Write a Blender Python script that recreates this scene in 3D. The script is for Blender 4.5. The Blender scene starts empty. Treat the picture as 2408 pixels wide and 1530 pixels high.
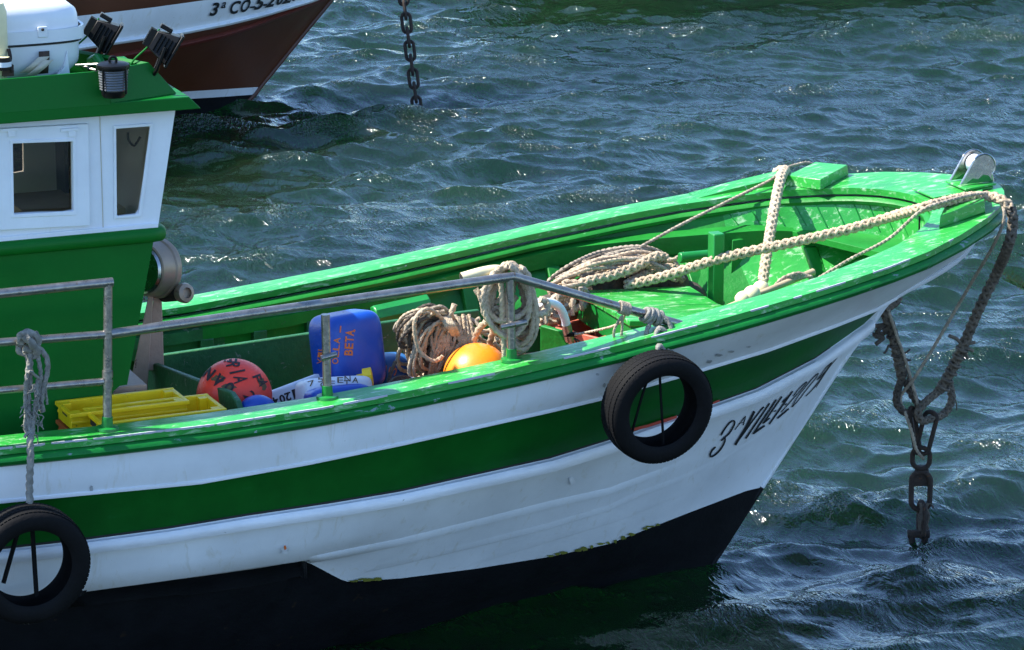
import bpy, bmesh, math, random
import numpy as np
from mathutils import Vector, Matrix
from mathutils.bvhtree import BVHTree
random.seed(7); RNG = np.random.default_rng(7)
SC = bpy.context.scene
COL = SC.collection
# ---------------------------------------------------------------- camera, sky, sun, exposure
# World axes are the green boat's: +x forward, +y to port (away from the quay), z = 0 at the water.
F_PX = 8567.0                                     # focal length in pixels of a 2408 px wide frame
CAM = Vector((-7.68773, -16.26717, 6.10558))
CR = Vector((0.927184, -0.374607, 0.0)); CU = Vector((0.096955, 0.239973, 0.965926)); CD = Vector((0.361842, 0.895591, -0.258819))
cd = bpy.data.cameras.new("camera"); cam = bpy.data.objects.new("camera", cd); COL.objects.link(cam)
cd.sensor_width = 36.0; cd.lens = 36.0 * F_PX / 2408.0; cd.clip_start = 0.1; cd.clip_end = 2000.0
mw = Matrix((CR, CU, -CD)).transposed().to_4x4(); mw.translation = CAM; cam.matrix_world = mw
SC.camera = cam
SUN = Vector((-0.57, 0.25, 0.785)).normalized()
w = bpy.data.worlds.new("World"); SC.world = w; w.use_nodes = True
nt = w.node_tree; bg = nt.nodes["Background"]
sky = nt.nodes.new("ShaderNodeTexSky"); sky.sky_type = 'NISHITA'; sky.sun_disc = False
sky.sun_elevation = math.asin(SUN.z); sky.sun_rotation = math.atan2(SUN.x, SUN.y)
sky.air_density = 1.0; sky.dust_density = 0.3; sky.ozone_density = 6.5
nt.links.new(sky.outputs[0], bg.inputs[0]); bg.inputs[1].default_value = 0.15
sl = bpy.data.lights.new("sun", 'SUN'); sl.energy = 4.9; sl.angle = math.radians(0.5); sl.color = (1.0, 0.95, 0.86)
so = bpy.data.objects.new("sun", sl); COL.objects.link(so); so.location = (-6, 5, 12)
so.rotation_euler = (-SUN).to_track_quat('-Z', 'Y').to_euler()
SC.view_settings.view_transform = 'Standard'; SC.view_settings.look = 'None'
SC.view_settings.gamma = 1.0; SC.view_settings.exposure = 1.30
try: SC.view_settings.use_curve_mapping = False
except Exception: pass
SC.cycles.use_denoising = True; SC.cycles.denoising_prefilter = 'NONE'; SC.cycles.max_bounces = 8; SC.cycles.glossy_bounces = 4; SC.cycles.transparent_max_bounces = 8
SC.cycles.sample_clamp_indirect = 6.0

# ---------------------------------------------------------------- measuring helpers (survey photo coordinates -> metres)
def ray(px, py):
    return (CR * (px - 1204) + CU * (765 - py) + CD * F_PX).normalized()
def at(px, py, y):
    d = ray(px, py); return CAM + d * ((y - CAM.y) / d.y)
def atx(px, py, x):
    d = ray(px, py); return CAM + d * ((x - CAM.x) / d.x)
def atz(px, py, z):
    d = ray(px, py); return CAM + d * ((z - CAM.z) / d.z)
def interp(x, xs, ys): return float(np.interp(x, xs, ys))

# ---------------------------------------------------------------- materials
MATS = {}
def ramp(nt, fac, stops):
    r = nt.nodes.new("ShaderNodeValToRGB"); e = r.color_ramp.elements
    while len(e) < len(stops): e.new(0.5)
    for i, (p, c) in enumerate(stops):
        e[i].position = p; e[i].color = (c[0], c[1], c[2], 1) if len(c) == 3 else c
    nt.links.new(fac, r.inputs[0]); return r
def noise(nt, co, scale, detail=4, rough=0.55, dist=0.0):
    n = nt.nodes.new("ShaderNodeTexNoise"); n.inputs['Scale'].default_value = scale
    n.inputs['Detail'].default_value = detail; n.inputs['Roughness'].default_value = rough; n.inputs['Distortion'].default_value = dist
    nt.links.new(co, n.inputs['Vector']); return n
def mapping(nt, co, scale):
    m = nt.nodes.new("ShaderNodeMapping"); m.inputs['Scale'].default_value = scale
    nt.links.new(co, m.inputs['Vector']); return m.outputs[0]
def mixc(nt, fac, a, b, mode='MIX'):
    m = nt.nodes.new("ShaderNodeMix"); m.data_type = 'RGBA'; m.blend_type = mode
    f = m.inputs[0]; A = m.inputs[6]; B = m.inputs[7]
    for s, v in ((f, fac), (A, a), (B, b)):
        if isinstance(v, (int, float)): s.default_value = v
        elif isinstance(v, (tuple, list)): s.default_value = (v[0], v[1], v[2], 1)
        else: nt.links.new(v, s)
    return m.outputs[2]
def mat(name, col, rough=0.45, metal=0.0, spec=0.5, var=0.12, vscale=6.0, bump=0.0, bscale=40.0, chip=None, chip_amt=0.0, chip_scale=18.0,
        streak=None, streak_amt=0.0, smap=(3.0, 9.0, 9.0), coat=0.0, trans=0.0, sss=0.0, stretch=(1, 1, 1), rvar=0.12):
    m = bpy.data.materials.new(name); m.use_nodes = True; nt = m.node_tree; b = nt.nodes["Principled BSDF"]
    tc = nt.nodes.new("ShaderNodeTexCoord"); geo = nt.nodes.new("ShaderNodeNewGeometry")
    co = mapping(nt, geo.outputs['Position'], stretch)
    n1 = noise(nt, co, vscale, 6, 0.6)
    lo = tuple(max(0, c * (1 - var)) for c in col); hi = tuple(min(1, c * (1 + var)) for c in col)
    c = ramp(nt, n1.outputs[0], [(0.3, lo), (0.7, hi)]).outputs[0]
    if streak is not None:
        cs = mapping(nt, geo.outputs['Position'], smap)
        n3 = noise(nt, cs, 3.2, 7, 0.7, 0.6)
        f = ramp(nt, n3.outputs[0], [(1 - streak_amt - 0.04, (0, 0, 0)), (1 - streak_amt + 0.12, (1, 1, 1))]).outputs[0]
        c = mixc(nt, f, c, streak)
    if chip is not None:
        n2 = noise(nt, co, chip_scale, 8, 0.62, 0.4)
        f = ramp(nt, n2.outputs[0], [(1 - chip_amt - 0.008, (0, 0, 0)), (1 - chip_amt + 0.008, (1, 1, 1))]).outputs[0]
        c = mixc(nt, f, c, chip)
    nt.links.new(c, b.inputs['Base Color'])
    rr = nt.nodes.new("ShaderNodeMapRange"); rr.inputs['To Min'].default_value = max(0.02, rough - rvar); rr.inputs['To Max'].default_value = min(1, rough + rvar)
    nt.links.new(n1.outputs[0], rr.inputs['Value']); nt.links.new(rr.outputs[0], b.inputs['Roughness'])
    b.inputs['Metallic'].default_value = metal; b.inputs['Specular IOR Level'].default_value = spec
    b.inputs['Coat Weight'].default_value = coat; b.inputs['Coat Roughness'].default_value = 0.15
    if trans: b.inputs['Transmission Weight'].default_value = trans
    if sss:
        b.inputs['Subsurface Weight'].default_value = sss; b.inputs['Subsurface Radius'].default_value = (0.03, 0.02, 0.01)
    if bump:
        nb = noise(nt, co, bscale, 5, 0.6); bp = nt.nodes.new("ShaderNodeBump")
        bp.inputs['Strength'].default_value = bump; bp.inputs['Distance'].default_value = 0.01
        nt.links.new(nb.outputs[0], bp.inputs['Height']); nt.links.new(bp.outputs[0], b.inputs['Normal'])
    MATS[name] = m; return m
GREEN = (0.006, 0.175, 0.026)
mat('green_paint', GREEN, 0.36, var=0.16, vscale=5, bump=0.25, bscale=30, chip=(0.03, 0.10, 0.04), chip_amt=0.30, chip_scale=22)
mat('green_hull', (0.0005, 0.078, 0.006), 0.42, spec=0.22, var=0.22, vscale=4, streak=(0.004, 0.10, 0.016), streak_amt=0.36, bump=0.12, bscale=18)
mat('green_cabin', (0.001, 0.118, 0.012), 0.5, spec=0.2, var=0.08, vscale=4, bump=0.10, bscale=30, chip=(0.10, 0.22, 0.12), chip_amt=0.27, chip_scale=30)
mat('green_cap', (0.022, 0.27, 0.036), 0.30, var=0.18, vscale=5, bump=0.3, bscale=24, streak=(0.38, 0.56, 0.36), streak_amt=0.42,
    chip=(0.50, 0.52, 0.50), chip_amt=0.30, chip_scale=26, stretch=(0.6, 1, 1))
mat('green_rub', (0.003, 0.135, 0.018), 0.38, spec=0.3, var=0.2, vscale=7, bump=0.3, bscale=40, chip=(0.16, 0.24, 0.22), chip_amt=0.36, chip_scale=14, stretch=(0.5, 1, 1))
mat('green_inside', (0.010, 0.175, 0.020), 0.45, spec=0.3, var=0.2, vscale=6, bump=0.35, bscale=26, streak=(0.25, 0.50, 0.30), streak_amt=0.30,
    chip=(0.06, 0.10, 0.05), chip_amt=0.31, chip_scale=20)
mat('green_worn', (0.014, 0.105, 0.030), 0.5, var=0.3, vscale=8, bump=0.4, bscale=40, chip=(0.15, 0.19, 0.13), chip_amt=0.36, chip_scale=18)
mat('cap_chips', (0.42, 0.42, 0.46), 0.6, var=0.15, bump=0.4)
mat('white_hull', (0.70, 0.72, 0.74), 0.36, var=0.09, streak=(0.60, 0.59, 0.54), streak_amt=0.40, smap=(6.0, 6.0, .7), vscale=2.5, bump=0.10, bscale=14, chip=(0.42, 0.42, 0.40), chip_amt=0.265, chip_scale=26)
mat('white_belt', (0.70, 0.71, 0.73), 0.42, var=0.10, vscale=7, bump=0.4, bscale=30, chip=(0.30, 0.29, 0.27), chip_amt=0.30, chip_scale=20, stretch=(0.5, 1, 1))
mat('white_cabin', (0.74, 0.76, 0.79), 0.45, var=0.06, streak=(0.64, 0.62, 0.56), streak_amt=0.34, smap=(7.0, 7.0, .8), vscale=4, bump=0.12, bscale=35, chip=(0.40, 0.38, 0.34), chip_amt=0.255, chip_scale=24)
mat('seam_dark', (0.012, 0.013, 0.012), 0.8, var=0.2)
mat('red_trim', (0.45, 0.06, 0.03), 0.5, var=0.2)
mat('black_boot', (0.004, 0.0045, 0.006), 0.6, spec=0.2, var=0.3, vscale=5, bump=0.3, bscale=25, chip=(0.016, 0.011, 0.008), chip_amt=0.32, chip_scale=9)
mat('rub_grey', (0.40, 0.41, 0.42), 0.6, var=0.3, vscale=20)
mat('algae', (0.16, 0.17, 0.02), 0.8, var=0.4)
mat('steel', (0.27, 0.255, 0.235), 0.30, metal=0.85, var=0.25, vscale=20, bump=0.2, bscale=60, chip=(0.22, 0.13, 0.06), chip_amt=0.33, chip_scale=30)
mat('chrome', (0.42, 0.41, 0.39), 0.25, metal=1.0, var=0.15, vscale=30, chip=(0.30, 0.20, 0.12), chip_amt=0.34, chip_scale=40)
mat('tan_primer', (0.42, 0.27, 0.19), 0.55, var=0.15, vscale=9, bump=0.3, chip=(0.18, 0.10, 0.06), chip_amt=0.32, chip_scale=20)
mat('beige_metal', (0.30, 0.22, 0.16), 0.4, var=0.2, vscale=9, metal=0.3, chip=(0.2, 0.14, 0.09), chip_amt=0.33)
mat('rust', (0.028, 0.018, 0.013), 0.85, var=0.4, vscale=25, bump=0.8, bscale=70, chip=(0.07, 0.03, 0.012), chip_amt=0.38, chip_scale=30)
mat('rubber', (0.0045, 0.0045, 0.005), 0.75, spec=0.15, var=0.3, vscale=12, bump=0.3, bscale=60)
mat('black_plastic', (0.003, 0.003, 0.003), 0.42, spec=0.2, var=0.2)
mat('dark_glass', (0.10, 0.105, 0.11), 0.08, var=0.1, spec=0.8)
mat('yellow_plastic', (0.80, 0.53, 0.005), 0.4, var=0.10, vscale=9, bump=0.15, chip=(0.42, 0.30, 0.02), chip_amt=0.33, sss=0.08)
mat('pale_plastic', (0.50, 0.55, 0.22), 0.45, var=0.1)
mat('orange_plastic', (0.42, 0.10, 0.022), 0.45, var=0.15)
mat('white_plastic', (0.66, 0.68, 0.72), 0.42, var=0.06, vscale=6, bump=0.1, chip=(0.45, 0.44, 0.40), chip_amt=0.28)
mat('cream_plastic', (0.70, 0.62, 0.36), 0.45, var=0.12)
mat('raft_white', (0.74, 0.75, 0.76), 0.35, var=0.05, vscale=5, bump=0.12, bscale=8, chip=(0.60, 0.55, 0.40), chip_amt=0.30, chip_scale=8)
mat('blue_plastic', (0.005, 0.060, 0.36), 0.36, var=0.12, vscale=8, bump=0.15, sss=0.06)
mat('teal_plastic', (0.008, 0.075, 0.22), 0.4, var=0.2)
mat('red_buoy', (0.90, 0.048, 0.020), 0.42, sss=0.08, var=0.08, vscale=6, bump=0.2, chip=(0.09, 0.02, 0.015), chip_amt=0.335, chip_scale=7)
mat('orange_buoy', (0.85, 0.25, 0.012), 0.38, var=0.12, vscale=4, bump=0.1, sss=0.1)
mat('marker_black', (0.02, 0.012, 0.012), 0.7, var=0.3)
mat('marker_brown', (0.10, 0.06, 0.02), 0.7, var=0.4)
mat('paint_orange', (0.72, 0.16, 0.03), 0.6, var=0.15)
mat('letter_black', (0.012, 0.013, 0.014), 0.5, var=0.2)
mat('rope_tan', (0.46, 0.35, 0.235), 0.9, var=0.35, vscale=30, bump=0.8, bscale=130)
mat('rope_pale', (0.48, 0.385, 0.27), 0.9, var=0.3, vscale=30, bump=0.8, bscale=130)
mat('rope_grey', (0.33, 0.275, 0.205), 0.92, var=0.4, vscale=26, bump=0.8, bscale=130)
mat('rope_shaded', (0.13, 0.105, 0.078), 0.9, var=0.45, vscale=26, bump=0.9, bscale=120)  # plaited rope darkened: shade under the bow put into its colour
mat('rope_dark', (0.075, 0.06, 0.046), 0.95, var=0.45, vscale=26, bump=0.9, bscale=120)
mat('rope_lash', (0.22, 0.21, 0.18), 0.92, var=0.35, vscale=30, bump=0.8, bscale=120)
mat('strap_brown', (0.055, 0.032, 0.020), 0.8, var=0.2)
mat('strap_beige', (0.50, 0.45, 0.34), 0.8, var=0.15)
mat('wood_pole', (0.38, 0.29, 0.18), 0.7, var=0.25, vscale=12, stretch=(0.3, 1, 1), bump=0.3)
mat('red_deck', (0.42, 0.105, 0.060), 0.55, var=0.2, vscale=7, bump=0.3, chip=(0.30, 0.14, 0.10), chip_amt=0.33)
mat('cabin_lining', (0.55, 0.39, 0.24), 0.6, var=0.25, vscale=4)
mat('cabin_dark', (0.018, 0.016, 0.015), 0.7, var=0.3)
mat('brown_hull', (0.085, 0.024, 0.009), 0.42, var=0.15, vscale=2.0, bump=0.15, bscale=16, chip=(0.16, 0.05, 0.03), chip_amt=0.25)
mat('brown_rub', (0.12, 0.02, 0.012), 0.4, var=0.2, vscale=4)
mat('dark_hull', (0.010, 0.035, 0.022), 0.4, var=0.2)
mat('old_float', (0.085, 0.058, 0.045), 0.85, var=0.4, vscale=20, bump=0.6)
# glass
g = bpy.data.materials.new('pane_glass'); g.use_nodes = True; gn = g.node_tree; gb = gn.nodes['Principled BSDF']
out = gn.nodes['Material Output']; tr = gn.nodes.new('ShaderNodeBsdfTransparent'); tr.inputs[0].default_value = (0.50, 0.45, 0.38, 1)
gl = gn.nodes.new('ShaderNodeBsdfGlossy'); gl.inputs['Roughness'].default_value = 0.05; fr = gn.nodes.new('ShaderNodeFresnel'); fr.inputs[0].default_value = 1.5
mx = gn.nodes.new('ShaderNodeMixShader'); gn.links.new(fr.outputs[0], mx.inputs[0]); gn.links.new(tr.outputs[0], mx.inputs[1]); gn.links.new(gl.outputs[0], mx.inputs[2])
gn.links.new(mx.outputs[0], out.inputs[0]); MATS['pane_glass'] = g

# ---------------------------------------------------------------- mesh builder
class MB:
    def __init__(s): s.v = []; s.f = []; s.m = []; s.mats = []
    def mi(s, name):
        if name not in s.mats: s.mats.append(name)
        return s.mats.index(name)
    def add(s, verts, faces, m):
        o = len(s.v); k = s.mi(m); s.v += [Vector(v) for v in verts]
        s.f += [[i + o for i in f] for f in faces]; s.m += [k] * len(faces); return o
    def box(s, c, size, m, ax=None):
        X, Y, Z = ax if ax else (Vector((1, 0, 0)), Vector((0, 1, 0)), Vector((0, 0, 1)))
        c = Vector(c); h = [k / 2 for k in size]
        vs = [c + X * (h[0] * i) + Y * (h[1] * j) + Z * (h[2] * k) for i in (-1, 1) for j in (-1, 1) for k in (-1, 1)]
        s.add(vs, [(0, 1, 3, 2), (4, 6, 7, 5), (0, 4, 5, 1), (2, 3, 7, 6), (0, 2, 6, 4), (1, 5, 7, 3)], m)
    def hexa(s, a, b, m):
        """two quads a (4 pts) and b (4 pts) joined into a solid"""
        vs = list(a) + list(b)
        s.add(vs, [(3, 2, 1, 0), (4, 5, 6, 7), (0, 1, 5, 4), (1, 2, 6, 5), (2, 3, 7, 6), (3, 0, 4, 7)], m)
    def prism(s, poly, off, m):
        n = len(poly); off = Vector(off); vs = [Vector(p) for p in poly] + [Vector(p) + off for p in poly]
        s.add(vs, [list(range(n))[::-1], list(range(n, 2 * n))] + [(i, (i + 1) % n, n + (i + 1) % n, n + i) for i in range(n)], m)
    def grid(s, rows, m, closed_u=False, closed_v=False, mfun=None):
        R = len(rows); C = len(rows[0]); o = len(s.v); s.v += [Vector(p) for r in rows for p in r]
        for i in range(R if closed_u else R - 1):
            for j in range(C if closed_v else C - 1):
                i2 = (i + 1) % R; j2 = (j + 1) % C
                s.f.append([o + i * C + j, o + i * C + j2, o + i2 * C + j2, o + i2 * C + j])
                s.m.append(s.mi(mfun(i, j) if mfun else m))
    def tube(s, pts, r, m, seg=10, cap=True, lobes=0, pitch=0.05, depth=0.16, taper=None):
        P = [Vector(p) for p in pts]; fr = frames(P); rows = []; L = 0.0
        for i, (p, t, n, b) in enumerate(fr):
            if i: L += (P[i] - P[i - 1]).length
            rr = r if taper is None else r * taper(i / max(1, len(P) - 1))
            row = []
            for k in range(seg):
                a = 2 * math.pi * k / seg; q = rr
                if lobes: q = rr * (1 - depth + depth * abs(math.cos(lobes * (a - 2 * math.pi * L / pitch) / 2)) * 1.6)
                row.append(p + (n * math.cos(a) + b * math.sin(a)) * q)
            rows.append(row)
        o = len(s.v); s.grid(rows, m, closed_v=True)
        if cap:
            k = s.mi(m); e = o + (len(rows) - 1) * seg
            s.f += [list(range(o, o + seg))[::-1], list(range(e, e + seg))]; s.m += [k, k]
    def braid(s, pts, r, m, pitch=0.16, n=3, seg=6, step=0.009):
        n = 3; pitch = r * 4.6
        P = resample(pts, step); fr = frames(P)
        for hand in (1, -1):
            for k in range(n):
                path = []
                for i, (p, t, nn, b) in enumerate(fr):
                    th = hand * (2 * math.pi * i * step / pitch) + 2 * math.pi * k / n + (0 if hand > 0 else math.pi / n)
                    q = r * (0.62 + 0.10 * math.cos(n * 2 * th + (0 if hand > 0 else math.pi)))
                    path.append(p + (nn * math.cos(th) + b * math.sin(th)) * q)
                s.tube(path, r * 0.40, m, seg=seg)
    def lathe(s, prof, origin, axis, m, seg=32, mfun=None, sx=None):
        """prof: [(along, radius)]"""
        A = Vector(axis).normalized(); o = Vector(origin)
        N = A.orthogonal().normalized()
        if sx is not None: N = Vector(sx).normalized()
        Bn = A.cross(N)
        rows = [[o + A * a + (N * math.cos(2 * math.pi * k / seg) + Bn * math.sin(2 * math.pi * k / seg)) * r for k in range(seg)] for a, r in prof]
        s.grid(rows, m, closed_v=True, mfun=mfun)
    def sphere(s, c, rad, m, seg=32, rings=20, ax=None, power=1.0):
        rx, ry, rz = rad if isinstance(rad, (tuple, list)) else (rad, rad, rad)
        X, Y, Z = ax if ax else (Vector((1, 0, 0)), Vector((0, 1, 0)), Vector((0, 0, 1)))
        c = Vector(c); rows = []
        pw = lambda v: math.copysign(abs(v) ** power, v)
        for i in range(rings + 1):
            th = math.pi * (i / rings) * 0.9999 + 1e-4
            rows.append([c + X * (rx * pw(math.sin(th)) * pw(math.cos(2 * math.pi * k / seg))) + Y * (ry * pw(math.sin(th)) * pw(math.sin(2 * math.pi * k / seg)))
                         + Z * (rz * pw(math.cos(th))) for k in range(seg)])
        s.grid(rows, m, closed_v=True)
    def torus(s, c, axis, R, r, m, seg=40, sg=16, rx=1.0, up=None, squash=1.0):
        A = Vector(axis).normalized(); N = (Vector(up) - A * Vector(up).dot(A)).normalized() if up else A.orthogonal().normalized(); Bn = A.cross(N)
        rows = []
        for i in range(seg):
            a = 2 * math.pi * i / seg; d = N * math.cos(a) + Bn * math.sin(a); cc = Vector(c) + N * (math.cos(a) * R) + Bn * (math.sin(a) * R * rx)
            rows.append([cc + d * (r * math.cos(2 * math.pi * k / sg)) + A * (r * squash * math.sin(2 * math.pi * k / sg)) for k in range(sg)])
        s.grid(rows, m, closed_u=True, closed_v=True)
    def build(s, name, parent=None, smooth=True, angle=40, bevel=0.0, bseg=2):
        org = parent_origin(parent) if parent else None
        me = bpy.data.meshes.new(name)
        vs = s.v
        if parent is None:
            arr = np.array([v[:] for v in vs]); base = Vector(((arr[:, 0].min() + arr[:, 0].max()) / 2, (arr[:, 1].min() + arr[:, 1].max()) / 2, arr[:, 2].min())); org = base
        me.from_pydata([v - org for v in vs], [], s.f); me.update()
        for n in s.mats: me.materials.append(MATS[n])
        me.polygons.foreach_set('material_index', s.m)
        bm = bmesh.new(); bm.from_mesh(me); bmesh.ops.recalc_face_normals(bm, faces=bm.faces); bm.to_mesh(me); bm.free()
        if smooth:
            me.shade_smooth()
            try: me.set_sharp_from_angle(angle=math.radians(angle))
            except Exception: pass
        o = bpy.data.objects.new(name, me); COL.objects.link(o)
        if parent is not None: o.parent = parent
        else: o.location = org
        ORG[o.name] = Vector(org)
        if bevel:
            b = o.modifiers.new('bevel', 'BEVEL'); b.width = bevel; b.segments = bseg; b.limit_method = 'ANGLE'; b.angle_limit = math.radians(50)
        return o
ORG = {}
def parent_origin(p): return ORG[p.name]
def tag(o, label, cat, group=None, kind=None):
    if label: o['label'] = label
    if cat: o['category'] = cat
    if group: o['group'] = group
    if kind: o['kind'] = kind
    return o
def thing(name, loc, label, cat, group=None):
    o = bpy.data.objects.new(name, None); COL.objects.link(o); o.location = loc; o.empty_display_size = 0.1
    ORG[o.name] = Vector(loc); return tag(o, label, cat, group)
def frames(P):
    n = len(P); T = []
    for i in range(n):
        a = P[max(0, i - 1)]; b = P[min(n - 1, i + 1)]; d = b - a
        T.append(d.normalized() if d.length > 1e-9 else (T[-1] if T else Vector((1, 0, 0))))
    N = T[0].orthogonal().normalized(); out = []
    for i in range(n):
        N = (N - T[i] * N.dot(T[i]))
        N = N.normalized() if N.length > 1e-6 else T[i].orthogonal().normalized()
        out.append((P[i], T[i], N, T[i].cross(N)))
    return out
def spline(pts, k=12, closed=False):
    P = [Vector(p) for p in pts]; n = len(P); out = []
    if n == 2: return [P[0].lerp(P[1], i / k) for i in range(k + 1)]
    for i in range(n if closed else n - 1):
        if closed: p0, p1, p2, p3 = P[(i - 1) % n], P[i], P[(i + 1) % n], P[(i + 2) % n]
        else: p0, p1, p2, p3 = P[max(0, i - 1)], P[i], P[i + 1], P[min(n - 1, i + 2)]
        for j in range(k):
            t = j / k
            out.append(0.5 * ((2 * p1) + (p2 - p0) * t + (2 * p0 - 5 * p1 + 4 * p2 - p3) * t * t + (3 * p1 - p0 - 3 * p2 + p3) * t ** 3))
    if not closed: out.append(P[-1])
    return out
def resample(pts, step):
    P = [Vector(p) for p in pts]; out = [P[0]]; acc = 0.0; prev = P[0]
    for p in P[1:]:
        d = (p - prev).length
        while acc + d >= step and d > 1e-9:
            t = (step - acc) / d; prev = prev.lerp(p, t); out.append(prev.copy()); d = (p - prev).length; acc = 0.0
        acc += d; prev = p
    if len(out) < 3: out = [P[0].lerp(P[-1], i / 3) for i in range(4)]
    return out
def twist(mb, pts, r, m, closed=False):
    sp = spline(pts, 14, closed); big = r > .0125
    mb.tube(resample(sp, r * (.42 if big else .6)), r, m, seg=9 if big else 7, lobes=3, pitch=r * (7.5 if big else 9), depth=0.30)
# ---------------------------------------------------------------- lettering laid on surfaces
FONTM = {}
def glyph(ch, bold=0.0):
    key = (ch, bold)
    if key in FONTM: return FONTM[key]
    cu = bpy.data.curves.new('g', 'FONT'); cu.body = ch; cu.size = 1.0; cu.offset = bold; cu.resolution_u = 4
    ob = bpy.data.objects.new('g', cu); COL.objects.link(ob); dg = bpy.context.evaluated_depsgraph_get(); dg.update()
    me = ob.evaluated_get(dg).to_mesh()
    bm = bmesh.new(); bm.from_mesh(me); ob.evaluated_get(dg).to_mesh_clear()
    bmesh.ops.triangulate(bm, faces=bm.faces); bmesh.ops.subdivide_edges(bm, edges=[e for e in bm.edges if e.calc_length() > 0.18], cuts=2)
    bmesh.ops.triangulate(bm, faces=bm.faces)
    bm.verts.index_update()
    v = np.array([q.co[:2] for q in bm.verts]); f = [[q.index for q in t.verts] for t in bm.faces]; bm.free()
    bpy.data.objects.remove(ob); bpy.data.curves.remove(cu)
    mn = v.min(0); mxx = v.max(0); v = (v - mn) / np.maximum(mxx - mn, 1e-6)
    FONTM[key] = (v, f); return FONTM[key]
def bvh(mbs):
    vs = []; fs = []
    for mb in mbs:
        o = len(vs); vs += mb.v; fs += [[i + o for i in f] for f in mb.f]
    return BVHTree.FromPolygons([v[:] for v in vs], fs)
def write_on(mb, tree, ch, quad, m, bold=0.02, lift=0.004):
    """quad: survey points of the glyph box (bottom-left, bottom-right, top-left, top-right) dropped on the surface"""
    v, f = glyph(ch, bold); bl, br, tl, tr = [Vector((q[0], q[1], 0)) for q in quad]; out = []; ok = []
    for x, y in v:
        p = bl.lerp(br, x).lerp(tl.lerp(tr, x), y); h = tree.ray_cast(CAM, ray(p.x, p.y))
        if h[0] is None: ok.append(False); out.append(Vector((0, 0, 0))); continue
        nrm = h[1] if h[1].dot(ray(p.x, p.y)) < 0 else -h[1]
        out.append(h[0] + nrm * lift); ok.append(True)
    keep = [t for t in f if all(ok[i] for i in t)]
    used = sorted({i for t in keep for i in t}); mp = {i: k for k, i in enumerate(used)}
    if used: mb.add([out[i] for i in used], [[mp[i] for i in t] for t in keep], m)
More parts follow.
